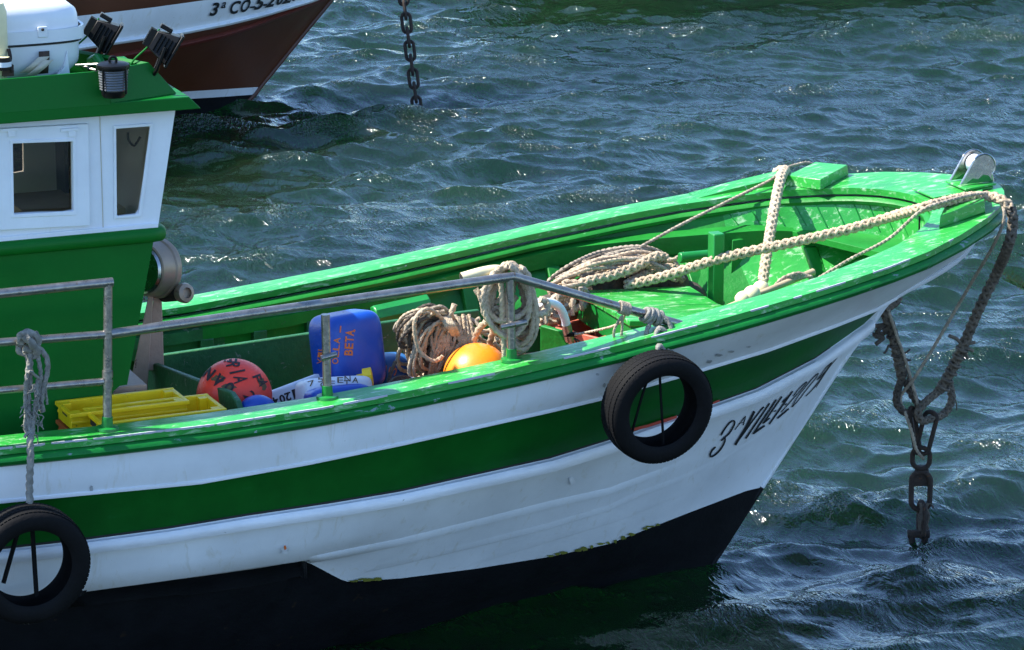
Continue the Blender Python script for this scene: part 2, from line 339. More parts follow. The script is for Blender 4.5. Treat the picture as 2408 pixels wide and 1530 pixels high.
# ================================================================ WATER
def water_mesh():
    fh = Vector((CD.x, CD.y, 0)).normalized()
    def axis(lo, hi, step, far, grow):
        a = list(np.arange(lo, hi + 1e-6, step)); d = step
        while a[-1] < far: d *= grow; a.append(a[-1] + d)
        d = step; pre = []
        x = lo
        while x > -far: d *= grow; x -= d; pre.append(x)
        return np.array(pre[::-1] + a)
    U = axis(-6.0, 6.5, 0.027, 260, 1.22); V = axis(9.0, 37.0, 0.030, 300, 1.22)
    du = np.gradient(U); dv = np.gradient(V)
    UU, VV = np.meshgrid(U, V); SP = np.maximum(*np.meshgrid(du, dv))
    X = CAM.x + CR.x * UU + fh.x * VV; Y = CAM.y + CR.y * UU + fh.y * VV; Z = np.zeros_like(X); DX = np.zeros_like(X); DY = np.zeros_like(X)
    rng = np.random.default_rng(21)
    wind = math.atan2(-0.93, -0.28)
    lams = np.exp(rng.uniform(math.log(0.10), math.log(3.4), 120)); lams = np.sort(lams)
    for L in lams:
        th = wind + rng.normal(0, 0.50) if L < 1.5 else wind + rng.normal(0, 0.35)
        k = 2 * math.pi / L; kx, ky = math.cos(th) * k, math.sin(th) * k
        slope = 0.054 if L < 0.2 else (0.068 if L < 0.8 else (0.046 if L < 1.7 else 0.028))
        A = slope / k * rng.uniform(0.5, 1.3); ph = rng.uniform(0, 6.283)
        damp = np.clip((L / (3.0 * SP)) - 0.6, 0, 1)
        q = kx * X + ky * Y + ph
        Z += A * damp * np.cos(q); s_ = A * damp * 1.0 * np.sin(q); DX -= math.cos(th) * s_; DY -= math.sin(th) * s_
    env = 0.8 + 0.35 * np.sin(X * 0.9 + 0.7 * np.sin(Y * 0.5)) * np.sin(Y * 0.6 + 1.3)
    Z *= env; X = X + DX * env; Y = Y + DY * env
    n, m_ = X.shape
    me = bpy.data.meshes.new('water'); me.vertices.add(n * m_)
    me.vertices.foreach_set('co', np.stack([X, Y, Z], -1).astype(np.float32).ravel())
    idx = np.arange(n * m_).reshape(n, m_); q = np.stack([idx[:-1, :-1], idx[:-1, 1:], idx[1:, 1:], idx[1:, :-1]], -1).reshape(-1, 4)
    me.loops.add(q.size); me.loops.foreach_set('vertex_index', q.ravel().astype(np.int32))
    me.polygons.add(len(q)); me.polygons.foreach_set('loop_start', (np.arange(len(q)) * 4).astype(np.int32))
    me.update(calc_edges=True); me.shade_smooth()
    m = bpy.data.materials.new('sea_water'); m.use_nodes = True; nt = m.node_tree; b = nt.nodes['Principled BSDF']
    geo = nt.nodes.new('ShaderNodeNewGeometry')
    mp = nt.nodes.new('ShaderNodeMapping'); mp.inputs['Rotation'].default_value = (0, 0, -wind); mp.inputs['Scale'].default_value = (1.0, 0.55, 1.0)
    nt.links.new(geo.outputs['Position'], mp.inputs['Vector']); co = mp.outputs[0]
    n0 = noise(nt, co, 0.5, 3, 0.5)
    c = ramp(nt, n0.outputs[0], [(0.3, (0.0030, 0.0110, 0.0055)), (0.7, (0.0062, 0.0190, 0.0068))]).outputs[0]
    nt.links.new(c, b.inputs['Base Color']); b.inputs['Roughness'].default_value = 0.06; b.inputs['IOR'].default_value = 1.38
    b.inputs['Specular IOR Level'].default_value = 0.85; b.inputs['Subsurface Weight'].default_value = 1.0; b.inputs['Subsurface Radius'].default_value = (0.3, 1.0, 0.5); b.inputs['Subsurface Scale'].default_value = 2.5; b.subsurface_method = 'BURLEY'
    m2 = nt.nodes.new('ShaderNodeMapping'); m2.inputs['Rotation'].default_value = (0, 0, -wind + 0.3); m2.inputs['Scale'].default_value = (1.0, 0.38, 1.0); nt.links.new(geo.outputs['Position'], m2.inputs['Vector'])
    n1 = noise(nt, m2.outputs[0], 11.0, 3, 0.55, 0.8); n2 = noise(nt, m2.outputs[0], 38.0, 3, 0.6, 0.5); prev = None
    patch = noise(nt, co, 0.9, 3, 0.6)
    pr = nt.nodes.new('ShaderNodeMapRange'); pr.inputs['From Min'].default_value = 0.35; pr.inputs['From Max'].default_value = 0.65; pr.inputs['To Min'].default_value = 0.35; pr.inputs['To Max'].default_value = 1.0; nt.links.new(patch.outputs[0], pr.inputs['Value'])
    for nn, dist in ((n1, 0.024), (n2, 0.0065)):
        bb = nt.nodes.new('ShaderNodeBump'); bb.inputs['Distance'].default_value = dist; nt.links.new(pr.outputs[0], bb.inputs['Strength']); nt.links.new(nn.outputs[0], bb.inputs['Height'])
        if prev: nt.links.new(prev, bb.inputs['Normal'])
        prev = bb.outputs[0]
    # scattered steep capillary ripples near the crests: these throw the sun glints
    gm = noise(nt, m2.outputs[0], 2.6, 4, 0.6); gr = nt.nodes.new('ShaderNodeMapRange'); gr.inputs['From Min'].default_value = 0.40; gr.inputs['From Max'].default_value = 0.54; nt.links.new(gm.outputs[0], gr.inputs['Value'])
    sx = nt.nodes.new('ShaderNodeSeparateXYZ'); nt.links.new(geo.outputs['Position'], sx.inputs[0]); hz = nt.nodes.new('ShaderNodeMapRange'); hz.inputs['From Min'].default_value = -0.01; hz.inputs['From Max'].default_value = 0.06; nt.links.new(sx.outputs[2], hz.inputs['Value'])
    ml = nt.nodes.new('ShaderNodeMath'); ml.operation = 'MULTIPLY'; nt.links.new(gr.outputs[0], ml.inputs[0]); nt.links.new(hz.outputs[0], ml.inputs[1])
    n3 = noise(nt, m2.outputs[0], 42.0, 2, 0.6, 0.4); b3 = nt.nodes.new('ShaderNodeBump'); b3.inputs['Distance'].default_value = 0.060; nt.links.new(ml.outputs[0], b3.inputs['Strength']); nt.links.new(n3.outputs[0], b3.inputs['Height']); nt.links.new(prev, b3.inputs['Normal']); prev = b3.outputs[0]
    nt.links.new(prev, b.inputs['Normal'])
    me.materials.append(m)
    o = bpy.data.objects.new('water', me); COL.objects.link(o); o['kind'] = 'structure'; ORG['water'] = Vector((0, 0, 0)); return o
water_mesh()

# ================================================================ GREEN FISHING BOAT : lines
XS0 = -6.6
_bx = [-6.6, -5.5, -4.5, -3.5, -2.5, -2, -1, -.5, -.25, 0, .25, .5, .75, 1, 1.25, 1.4, 1.5, 1.56, 1.59, 1.605, 1.61]
_by = [.93, 1.0, 1.05, 1.08, 1.09, 1.095, 1.097, 1.085, 1.065, 1.037, .997, .944, .865, .735, .565, .42, .285, .175, .095, .045, 0.0]
_zx = [-6.6, -4.0, -3.5, -3, -2.5, -2, -1.5, -1, -.5, 0, .5, 1, 1.25, 1.5, 1.7]
_zy = [1.41, 1.392, 1.392, 1.398, 1.42, 1.462, 1.510, 1.570, 1.636, 1.705, 1.773, 1.840, 1.872, 1.895, 1.905]
def sb(x): return interp(x, _bx, _by)
def sz(x): return interp(x, _zx, _zy)
def half(x, Y, xs, x0, p, q=1.0):
    if x <= x0: return Y
    t = min(1.0, (x - x0) / (xs - x0)); return Y * max(0.0, 1 - t ** p) ** q
def dens(c, k=30):
    o = []
    for a, b in zip(c[:-1], c[1:]):
        for i in range(k): o.append((a[0] + (b[0] - a[0]) * i / k, a[1] + (b[1] - a[1]) * i / k))
    o.append(c[-1]); return o
def solve_line(px, yf, left_slope=None):
    """survey polyline + assumed half-breadth -> table x -> z on the near side"""
    xs, zs = [], []
    for p in dens(px):
        lo, hi = -1.35, 0.02
        def g(y): q = at(p[0], p[1], y); return -y - yf(q.x)
        # march from the near side inwards
        y = lo; prev = g(y); found = None
        while y < hi:
            y2 = y + 0.02; c = g(y2)
            if prev >= 0 >= c: found = y + 0.02 * prev / (prev - c + 1e-9); break
            y, prev = y2, c
        if found is None: found = 0.0
        q = at(p[0], p[1], found); xs.append(q.x); zs.append(q.z)
    i = np.argsort(xs); return np.array(xs)[i], np.array(zs)[i]
L_B = [(0, 1177), (469, 1132), (723, 1087), (941, 1042), (1293, 964), (1418, 934), (1635, 872), (1801, 823), (1962, 765), (2058, 727), (2098, 704)]
L_C = [(0, 1293), (195, 1271), (391, 1245), (586, 1213), (781, 1184), (941, 1157), (1293, 1079), (1432, 1036), (1685, 948), (1778, 915), (1916, 844), (2031, 763), (2072, 724)]
L_D = [(0, 1329), (203, 1310), (469, 1273), (781, 1226), (941, 1199), (1293, 1104), (1455, 1056), (1672, 983), (1801, 927), (1930, 855), (2040, 768)]
L_E = [(0, 1420), (400, 1365), (753, 1312), (941, 1273), (1293, 1183), (1432, 1153), (1570, 1102), (1750, 1030), (1900, 930), (1985, 850)]
L_G = [(0, 1412), (187, 1390), (391, 1366), (586, 1340), (700, 1319), (723, 1322), (812, 1369), (941, 1361), (1120, 1338), (1293, 1310), (1432, 1280), (1616, 1208), (1755, 1155), (1789, 1147)]
YF = {
 'T': lambda x: max(0.0, sb(x) - 0.012) if x < 1.58 else sb(x),
 'M': lambda x: half(x, 1.075, 1.44, -1.9, 2.5) * interp(x, [-6.6, -4, 2], [.93, 1, 1]),
 'B': lambda x: half(x, 1.05, 1.045, -2.2, 2.1, 0.95) * interp(x, [-6.6, -4, 2], [.93, 1, 1]),
 'C': lambda x: half(x, 1.01, 0.975, -2.5, 1.9) * interp(x, [-6.6, -4, 2], [.93, 1, 1]),
 'D': lambda x: half(x, 0.99, 0.90, -2.7, 1.8) * interp(x, [-6.6, -4, 2], [.92, 1, 1]),
 'E': lambda x: half(x, 0.93, 0.74, -3.2, 1.65) * interp(x, [-6.6, -4, 2], [.9, 1, 1]),
 'G': lambda x: half(x, 0.86, 0.285, -3.8, 1.5) * interp(x, [-6.6, -4, 2], [.88, 1, 1]),
}
LZ = {k: solve_line(v, YF[k]) for k, v in (('B', L_B), ('C', L_C), ('D', L_D), ('E', L_E), ('G', L_G))}
def lz(k, x):
    xs, zs = LZ[k]
    if x < xs[0] + 0.02:
        j = np.searchsorted(xs, xs[0] + 0.9); s = (zs[j] - zs[0]) / (xs[j] - xs[0]); return float(zs[0] + s * (x - xs[0]) * 0.6)
    return float(np.interp(x, xs, zs))
STEM_X = {'T': 1.61, 'B': 1.045, 'C': 0.975, 'D': 0.90, 'E': 0.74, 'G': 0.285}
def hull_point(k, t, side):
    """t 0..1 from stern to stem along line k; side -1 near (starboard), +1 far"""
    if k == 'T':
        x = XS0 + (1.61 - XS0) * t; return Vector((x, side * YF['T'](x), sz(x) - 0.03))
    if k == 'M':
        x = XS0 + (1.44 - XS0) * t; zm = (sz(x) - .03 + lz('B', min(x, 1.0))) / 2 - .02; f = max(0.0, min(1.0, (x - .5) / .94)); return Vector((x, side * YF['M'](x), zm * (1 - f) + 1.535 * f))
    if k == 'W':
        x = XS0 + (0.005 - XS0) * t; return Vector((x, side * interp(x, [-6.6, -5, -4, -3, -2.3, -1.84, -1.39, -.92, -.4, 0.005], [.55, .62, .60, .52, .42, .33, .20, .10, .035, 0]), 0.0))
    if k == 'K':
        x = XS0 + (-0.35 - XS0) * t; return Vector((x, side * interp(x, [-6.6, -4, -2, -.8, -.35], [.3, .3, .14, .03, 0]), -0.45))
    x = XS0 + (STEM_X[k] - XS0) * t; return Vector((x, side * YF[k](x), lz(k, x)))
TS = []
for i in range(200):
    u = i / 199.0; TS.append(1 - (1 - u) ** 1.6)
def between(a, b, f, bulge=0.0):
    return lambda t, s: (lambda p, q: p.lerp(q, f) + Vector((0, s * bulge * math.sin(math.pi * f), 0)))(hull_point(a, t, s), hull_point(b, t, s))
ROWS = [lambda t, s: hull_point('T', t, s), lambda t, s: hull_point('M', t, s), lambda t, s: hull_point('B', t, s), between('B', 'C', .5, -0.012), lambda t, s: hull_point('C', t, s),
        lambda t, s: hull_point('D', t, s), between('D', 'E', .5, 0.01), lambda t, s: hull_point('E', t, s), between('E', 'G', .5, 0.012), lambda t, s: hull_point('G', t, s),
        between('G', 'W', .35, 0.03), between('G', 'W', .7, 0.02), lambda t, s: hull_point('W', t, s), lambda t, s: hull_point('K', t, s)]
ROWMAT = ['white_hull', 'white_hull', 'green_hull', 'green_hull', 'white_hull', 'white_hull', 'white_hull', 'white_hull', 'white_hull', 'black_boot', 'black_boot', 'black_boot', 'black_boot']
BOAT = thing('fishing_boat', (-2.4, 0, 0), 'green and white wooden fishing boat with an open foredeck, pipe railing and white wheelhouse', 'boat')
hull = MB(); HULLS = []
for side in (-1, 1):
    rows = [[f(t, side) for t in TS] for f in ROWS]
    mb_ = MB(); mb_.grid(rows, 'white_hull', mfun=lambda i, j: ROWMAT[i]); HULLS.append(mb_)
    hull.grid(rows, 'white_hull', mfun=lambda i, j: ROWMAT[i])
tr_ = [ROWS[i](0, -1) for i in range(len(ROWS))] + [ROWS[i](0, 1) for i in reversed(range(len(ROWS)))]
hull.add(tr_, [list(range(len(tr_)))], 'white_hull')
HULL_OB = hull.build('hull', BOAT, angle=50)
HB = bvh([HULLS[0]])
def sweep(path_fn, prof, name, m, parent, sides=(-1, 1), n=200, mfun=None, angle=40, close=True):
    """prof: list of (outward, up) pairs swept along path_fn(t, side)"""
    mb = MB()
    for s in sides:
        P = [path_fn(t, s) for t in np.linspace(0, 1, n)]; rows = []
        for i in range(n):
            T = (P[min(n - 1, i + 1)] - P[max(0, i - 1)]); T.z = 0; T = T.normalized()
            O = Vector((T.y, -T.x, 0)) if s < 0 else Vector((-T.y, T.x, 0))
            rows.append([P[i] + O * o + Vector((0, 0, u)) for o, u in prof])
        mb.grid(rows, m, closed_v=close, mfun=mfun)
    return mb.build(name, parent, angle=angle)
def sheer_path(t, s):
    u = 1 - (1 - t) ** 1.5; x = XS0 + (1.61 - XS0) * u
    y = sb(x)
    return Vector((x, s * y, sz(x)))
# inner edge of the gunwale
_ix = [-6.6, -3.5, -2.2, -1.5, -.65, -.15, .16, .54, .70, .9, 1.0, 1.08, 1.13, 1.155, 1.16]
_iy = [.78, .89, .915, .918, .925, .885, .835, .712, .645, .50, .40, .285, .17, .07, 0.0]
def ib(x): return interp(x, _ix, _iy)
def inner_path(t, s):
    u = 1 - (1 - t) ** 1.5; x = XS0 + (1.16 - XS0) * u; return Vector((x, s * ib(x), sz(x) + 0.0))
cap = MB()
for s in (-1, 1):
    ts = np.linspace(0, 1, 220); rows = [[], [], [], [], []]
    for t in ts:
        o = sheer_path(t, s); i = inner_path(t, s)
        rows[0].append(o + Vector((0, 0, -.032))); rows[1].append(o.copy()); rows[2].append(o.lerp(i, .5) + Vector((0, 0, .004))); rows[3].append(i.copy()); rows[4].append(i + Vector((0, 0, -.034)))
    cap.grid(rows, 'green_cap'); cap.grid([rows[4], rows[0]], 'green_cap')
CAP_OB = cap.build('gunwale_cap', BOAT, angle=35)
CAPB = bvh([cap])
sweep(sheer_path, [(-0.03, -.034), (0.004, -.036), (0.022, -.046), (0.028, -.060), (0.022, -.076), (0.006, -.086), (-0.03, -.086)], 'rub_rail', 'green_rub', BOAT)
sweep(inner_path, [(0.004, -.046), (-.018, -.050), (-.030, -.064), (-.024, -.082), (0.0, -.092), (0.02, -.06)], 'inner_bead', 'green_inside', BOAT)
# thin chipped edge where the paint has come off the outer arris of the cap
rr_ = random.Random(3); x = -4.3
while x < 1.55:
    L = rr_.uniform(0.03, 0.26); gap = rr_.uniform(0.01, 0.16) if x > -2.9 else rr_.uniform(0.0, 0.03)
    n = max(3, int(L / 0.012)); a, b_, c_ = [], [], []
    wob = [0.002 + (0.004 if x < -2.3 else .003) * abs(math.sin(3.1 * rr_.random())) * (1 if 0 < k < n else .05) for k in range(n + 1)]
    for k in range(n + 1):
        xx = min(1.54, x + L * k / n); T = Vector((1, -(sb(xx + .01) - sb(xx - .01)) / .02, 0)).normalized(); O = Vector((T.y, -T.x, 0)) if False else Vector((-(sb(xx + .01) - sb(xx - .01)) / .02 * -1, -1, 0)).normalized()
        p = Vector((xx, -sb(xx), sz(xx)))
        a.append(p - O * wob[k] * 1.2 + Vector((0, 0, .0022))); b_.append(p + O * .0022 + Vector((0, 0, .0022))); c_.append(p + O * .0022 + Vector((0, 0, -.003 - wob[k] * .8)))
    ch = MB(); ch.grid([a, b_, c_], 'cap_chips'); ch.build('bare_edge', BOAT, angle=80); x += L + gap * (1 if x < -2.6 else 2.2)
# painted trims on the near and far topsides
def line_strip(name, k, prof, m, t1=0.995, sides=(-1, 1)):
    mb = MB()
    for s in sides:
        P = [hull_point(k, t, s) for t in TS if t <= t1]; rows = []
        for i in range(len(P)):
            T = (P[min(len(P) - 1, i + 1)] - P[max(0, i - 1)]).normalized(); O = Vector((-T.y * s * -1, T.x * s, 0)); O = Vector((-T.y, T.x, 0)) * s; O = O.normalized()
            rows.append([P[i] + O * o + Vector((0, 0, u)) for o, u in prof])
        mb.grid(rows, m, closed_v=True)
    return mb.build(name, BOAT, angle=50)
line_strip('belt_moulding', 'C', [(-.02, -.004), (.024, -.006), (.036, -.022), (.036, -.042), (.026, -.062), (-.02, -.072)], 'white_belt', t1=0.985)
line_strip('upper_bead', 'B', [(-.01, .004), (.007, .002), (.009, -.006), (.007, -.014), (-.01, -.016)], 'white_belt', t1=0.999)
line_strip('seam_groove', 'C', [(-.02, .010), (.004, .012), (.0045, .002), (-.02, .001)], 'seam_dark', t1=0.945)
sm = MB()
def strip_on(mb, pxs, wpx, m, lift=0.004):
    rows = [[], []]
    for p in dens(pxs, 8):
        for r_, dy in ((0, -wpx / 2), (1, wpx / 2)):
            h = HB.ray_cast(CAM, ray(p[0], p[1] + dy))
            if h[0] is None: continue
            nn = h[1] if h[1].dot(ray(*p)) < 0 else -h[1]
            rows[r_].append(h[0] + nn * lift)
    k = min(len(rows[0]), len(rows[1]))
    if k > 2: mb.grid([rows[0][:k], rows[1][:k]], m)
strip_on(sm, [(1475, 1012), (1520, 1001), (1560, 988), (1590, 979)], 7, 'red_trim', 0.007)
sm.build('red_trim', BOAT); sm = MB(); strip_on(sm, [(1668, 949), (1690, 941)], 5, 'red_trim', 0.007); sm.build('red_trim', BOAT)
# lapped plank edges on the lower topsides and the raised belting painted black aft
pl = MB()
def lap(pxs, up, dn, thick, m='white_hull'):
    rows = [[], [], [], []]; full = thick; D_ = dens(pxs, 8)
    for i_, p in enumerate(D_):
        thick = full * min(1.0, (i_ + .2) / 10, (len(D_) - 1 - i_ + .2) / 14)
        h1 = HB.ray_cast(CAM, ray(p[0], p[1] - up)); h2 = HB.ray_cast(CAM, ray(p[0], p[1])); h3 = HB.ray_cast(CAM, ray(p[0], p[1] + dn))
        if None in (h1[0], h2[0], h3[0]): continue
        n2 = h2[1] if h2[1].dot(ray(*p)) < 0 else -h2[1]
        rows[0].append(h1[0] - n2 * .001); rows[1].append(h2[0] + n2 * thick); rows[2].append(h3[0] + n2 * thick * .7); rows[3].append(h3[0] - n2 * .002)
    if len(rows[0]) > 2: pl.grid(rows, m)
lap([(728, 1315), (753, 1310), (941, 1272), (1120, 1228), (1293, 1184), (1432, 1153), (1560, 1106), (1650, 1066)], 6, 10, .010)
lap([(830, 1352), (941, 1326), (1120, 1284), (1293, 1241), (1432, 1199), (1492, 1171), (1600, 1130), (1740, 1060)], 14, 2, .005)
lap([(1080, 1338), (1293, 1272), (1450, 1225), (1616, 1160)], 14, 2, .004)
lap([(1640, 1120), (1755, 1048), (1880, 960)], 10, 2, .005)
pl.build('plank_laps', BOAT, angle=60)
bt = MB()
rows = [[], [], [], []]
for p in dens([(0, 1412), (187, 1390), (391, 1366), (586, 1340), (700, 1319), (721, 1321)], 10):
    q = [HB.ray_cast(CAM, ray(p[0], p[1] + d)) for d in (0, 4, 26, 30)]
    if any(h[0] is None for h in q): continue
    nn = q[0][1] if q[0][1].dot(ray(*p)) < 0 else -q[0][1]
    for r_, (h, l_) in enumerate(zip(q, (-.004, .026, .030, -.004))): rows[r_].append(h[0] + nn * l_)
bt.grid(rows, 'black_boot'); bt.build('black_belting', BOAT, angle=50)
# keel stem post
st = MB(); sp_ = [hull_point(k, 1.0, -1) for k in ('K', 'W', 'G', 'E', 'D', 'C', 'B', 'M', 'T')]
st.tube(spline(sp_, 6), 0.014, 'white_hull', seg=8); STEM_MB = st
st.build('stem_edge', BOAT)
for o_ in [bpy.data.objects['stem_edge']]:
    o_.data.materials.append(MATS['black_boot'])
    for p_ in o_.data.polygons:
        if p_.center.z < hull_point('G', 1, -1).z: p_.material_index = 1
# weather marks on the topsides
def blob(px, py, rx, ry, m, tree=HB, lift=.005, n=11, seed=0, mb=None):
    r_ = random.Random(seed + int(px * 7 + py)); pts = []
    for k in range(n):
        a = 2 * math.pi * k / n; q = r_.uniform(.55, 1.1); pxx, pyy = px + math.cos(a) * rx * q, py + math.sin(a) * ry * q
        h = tree.ray_cast(CAM, ray(pxx, pyy))
        if h[0] is None: return
        nn = h[1] if h[1].dot(ray(pxx, pyy)) < 0 else -h[1]; pts.append(h[0] + nn * lift)
    if mb is None: q_ = MB(); q_.add(pts, [list(range(n))], m); q_.build('weather_mark', BOAT)
    else: mb.add(pts, [list(range(n))], m)
blob(331, 1057, 6, 3, 'marker_brown'); blob(668, 1284, 3, 6, 'paint_orange', lift=.014)
blob(667, 1290, 9, 11, 'white_belt', lift=.012)
blob(1343, 1129, 9, 10, 'white_belt', lift=.010)
for px, py, rx, ry in ((1690, 835, 10, 4), (1668, 850, 7, 5), (1720, 826, 8, 3), (1655, 868, 5, 4), (1420, 905, 4, 6), (1405, 880, 5, 3), (1760, 815, 6, 2), (214, 1150, 5, 9)): blob(px, py, rx, ry, 'rub_grey', lift=.0035, n=15)
for i in range(26):
    u = i / 25; px = 830 + 140 * u + random.uniform(-6, 6) if i < 12 else 1290 + 260 * (i - 12) / 13 + random.uniform(-8, 8)
    base = 1366 - (px - 830) * .07 if i < 12 else interp(px, [1293, 1432, 1616], [1308, 1278, 1207])
    blob(px, base - random.uniform(1, 5), random.uniform(5, 13), random.uniform(2, 6), 'algae', lift=.008, seed=i)
# registration on the bow
tx = MB()
Bs = [(1666, 1077), (1726, 1046), (1807, 998), (1861, 958), (1894, 932), (1922, 909)]
Ts = [(1711, 1001), (1774, 967), (1860, 912), (1915, 871), (1949, 846), (1978, 826)]
def d2(X, Y): return (X * .19212 + 1616.7, Y * .19212 + 793.7)
# glyph boxes: bottom-left, bottom-right, top-left, top-right on the crop grid
def e1(p): return (p[0] * .18884 + 1657.9, p[1] * .18884 + 917.1)
def e2(p): return (p[0] * .09606 + 1810.7, p[1] * .09606 + 823.0)
def stroke(mb, tree, pts, wd, m, lift=.005, k=6):
    P = [Vector((x, y, 0)) for x, y in pts]; P = spline(P, k) if len(P) > 2 else [P[0].lerp(P[1], i / 8) for i in range(9)]; rows = []
    for i, (p, t, n_, b_) in enumerate([(p, (P[min(len(P) - 1, j + 1)] - P[max(0, j - 1)]).normalized(), 0, 0) for j, p in enumerate(P)]):
        nn = Vector((-t.y, t.x, 0)); w_ = wd(i / (len(P) - 1)) if callable(wd) else wd; row = []
        for sg in (-.5, .5):
            q = p + nn * w_ * sg; h = tree.ray_cast(CAM, ray(q.x, q.y))
            if h[0] is None: row = None; break
            fn = h[1] if h[1].dot(ray(q.x, q.y)) < 0 else -h[1]; row.append(h[0] + fn * lift)
        if row: rows.append(row)
    if len(rows) > 1: mb.grid(rows, m)
for pts, wd in (([(192, 560), (240, 480), (300, 405), (345, 380), (362, 400), (345, 455), (295, 535), (245, 582), (195, 628)], 27), ([(240, 590), (238, 640), (195, 725), (130, 795), (70, 828), (58, 800), (85, 745), (125, 705)], 29),
               ([(364, 493), (498, 322)], 13), ([(498, 320), (470, 436)], 17), ([(415, 415), (476, 398)], 10), ([(368, 682), (500, 470), (608, 262)], 40), ([(440, 585), (590, 375), (724, 206)], 24), ([(500, 602), (798, 162)], 27),
               ([(592, 546), (882, 116)], 27), ([(594, 540), (736, 440)], 32), ([(716, 416), (952, 78)], 25), ([(720, 410), (800, 345)], 24), ([(852, 268), (880, 250)], 20), ([(792, 424), (1085, 12)], 25), ([(958, 150), (1050, 60)], 26), ([(988, 184), (1012, 164)], 18),
               ([(896, 350), (1036, 230)], 28)): stroke(tx, HB, [e1(p) for p in pts], wd * .138, 'letter_black')
for pts, wd in (([(260, 1520), (480, 1270), (700, 1020), (850, 840), (880, 775), (800, 840), (690, 950), (550, 1125)], 30), ([(520, 1395), (630, 1190), (830, 930), (1020, 700), (1165, 565), (1110, 680), (900, 940), (720, 1180), (600, 1320), (525, 1395)], 30),
               ([(1135, 730), (1240, 590), (1380, 405), (1490, 300), (1440, 395), (1270, 610), (1140, 725)], 28), ([(1480, 330), (1330, 560), (1180, 770), (1010, 980), (860, 1130)], 30), ([(1108, 915), (1400, 470), (1690, 115)], 28)): stroke(tx, HB, [e2(p) for p in pts], wd * .064, 'letter_black')
tx.build('registration_lettering', BOAT)
# ================================================================ GREEN FISHING BOAT : inside
def yh(x, z):
    """inside half-breadth of the skin at station x, height z"""
    pts = [(sz(x), sb(x))]
    for k in ('B', 'C', 'D', 'E', 'G'):
        if x < STEM_X[k]: pts.append((lz(k, x), YF[k](x)))
    if x < 1.44:
        q_ = hull_point('M', (x - XS0) / (1.44 - XS0), 1); pts.append((q_.z, q_.y))
    pts.append((0.0, max(0, interp(x, [-6.6, -4, -2.3, -.92, 0], [.55, .6, .42, .1, 0]))))
    pts.sort(); return float(np.interp(z, [p[0] for p in pts], [p[1] for p in pts]))
def deck_z(x): return interp(x, [-6.6, -1.2, -.3, 1.2], [.95, .95, 1.10, 1.18])
def yin(x, z):
    d = max(0.0, sz(x) - z); bow = (ib(x) + 0.012) * (1 - 0.42 * min(1, d / .5)) if x > 0.2 else 9
    if 0.0 < x <= 0.6: bow = bow + (0.6 - x) * .12 if x > .2 else 9
    return max(0.0, min(yh(x, z) - 0.06, ib(x) + 0.01, bow))
ip = MB()
for s in (-1, 1):
    rows = []
    for f in np.linspace(0, 1, 9):
        row = []
        for x in np.concatenate([np.linspace(XS0 + .1, 0.2, 70), np.linspace(.22, 1.165, 40)]):
            zt = sz(x) - .05; zb = max(deck_z(x), interp(x, [.55, .9, 1.165], [1.16, 1.40, 1.57])); z = zt + (zb - zt) * f; row.append(Vector((x, s * yin(x, z), z)))
        rows.append(row)
    ip.grid(rows, 'green_inside', mfun=lambda i, j: 'green_cap' if j > 76 else ('green_inside' if j > 42 else 'green_worn'))  # worn cap paint in the bow, pale to imitate strong sunlight
ip.build('inner_planking', BOAT, angle=60); INB = bvh([ip])
# upright staving round the inside of the bow
for x in (.42, .53, .64, .74, .83, .91, .985, 1.04, 1.085, 1.12):
    a = Vector((x, yin(x, sz(x) - .08) - .002, sz(x) - .08)); b = Vector((x + .03, yin(x + .03, 1.63) - .002, 1.63)); bs = MB(); bs.tube([a, a.lerp(b, .5), b], .0035, 'green_paint', seg=5); bs.build('staving_seam', BOAT)
dk = MB()
rows = [[], []]
for x in np.linspace(XS0 + .1, .62, 60):
    y = yh(x, deck_z(x)) - .05; y = max(.0, y); rows[0].append((x, -y, deck_z(x))); rows[1].append((x, y, deck_z(x)))
dk.grid(rows, 'red_deck', mfun=lambda i, j: 'red_deck' if j > 38 else 'green_worn'); dk.build('deck', BOAT, smooth=False)
# stringer and frames on the far side (and the same, unseen, on the near side)
_sx = [-4.5, -2.6, -2.0, -1.2, -.54, .4, .68]; _sz = [1.19, 1.235, 1.265, 1.36, 1.445, 1.515, 1.54]
for s in (1,):
    sg = MB(); rows = [[], [], [], []]
    for x in np.linspace(-4.5, .70, 90):
        z0 = interp(x, _sx, _sz); hgt = interp(x, [-4.5, -2, -.5, .5, .7], [.055, .06, .085, .10, .07]); y0 = yin(x, z0 + .05) + .01; y1 = yin(x, z0 + .05) - interp(x, [-4, -.4, .5, .7], [.045, .05, .085, .03])
        rows[0].append((x, s * y0, z0 + hgt + .012)); rows[1].append((x, s * y1, z0 + hgt)); rows[2].append((x, s * y1, z0)); rows[3].append((x, s * y0, z0))
    sg.grid(rows, 'green_inside', mfun=lambda i, j: 'green_inside' if j > 34 else 'green_worn'); sg.build('stringer', BOAT, angle=30)
    for px, py in ((480, 812), (605, 790), (730, 770), (850, 746), (975, 722), (1095, 690), (1290, 632), (1450, 600), (1570, 580), (1800, 566)):
        x = at(px, py, .93).x; z1 = interp(x, _sx, _sz) + .004; z0 = deck_z(x); fm = MB(); A = []; Bq = []
        for z in (z1, z0):
            y = yin(x, z)
            A.append([(x - .036, s * (y + .005), z), (x + .036, s * (y + .005), z), (x + .036, s * (y - .05), z), (x - .036, s * (y - .05), z)])
        fm.hexa(A[0], A[1], 'green_inside' if x > -1.4 else 'green_worn'); fm.build('frame', BOAT, bevel=.006)
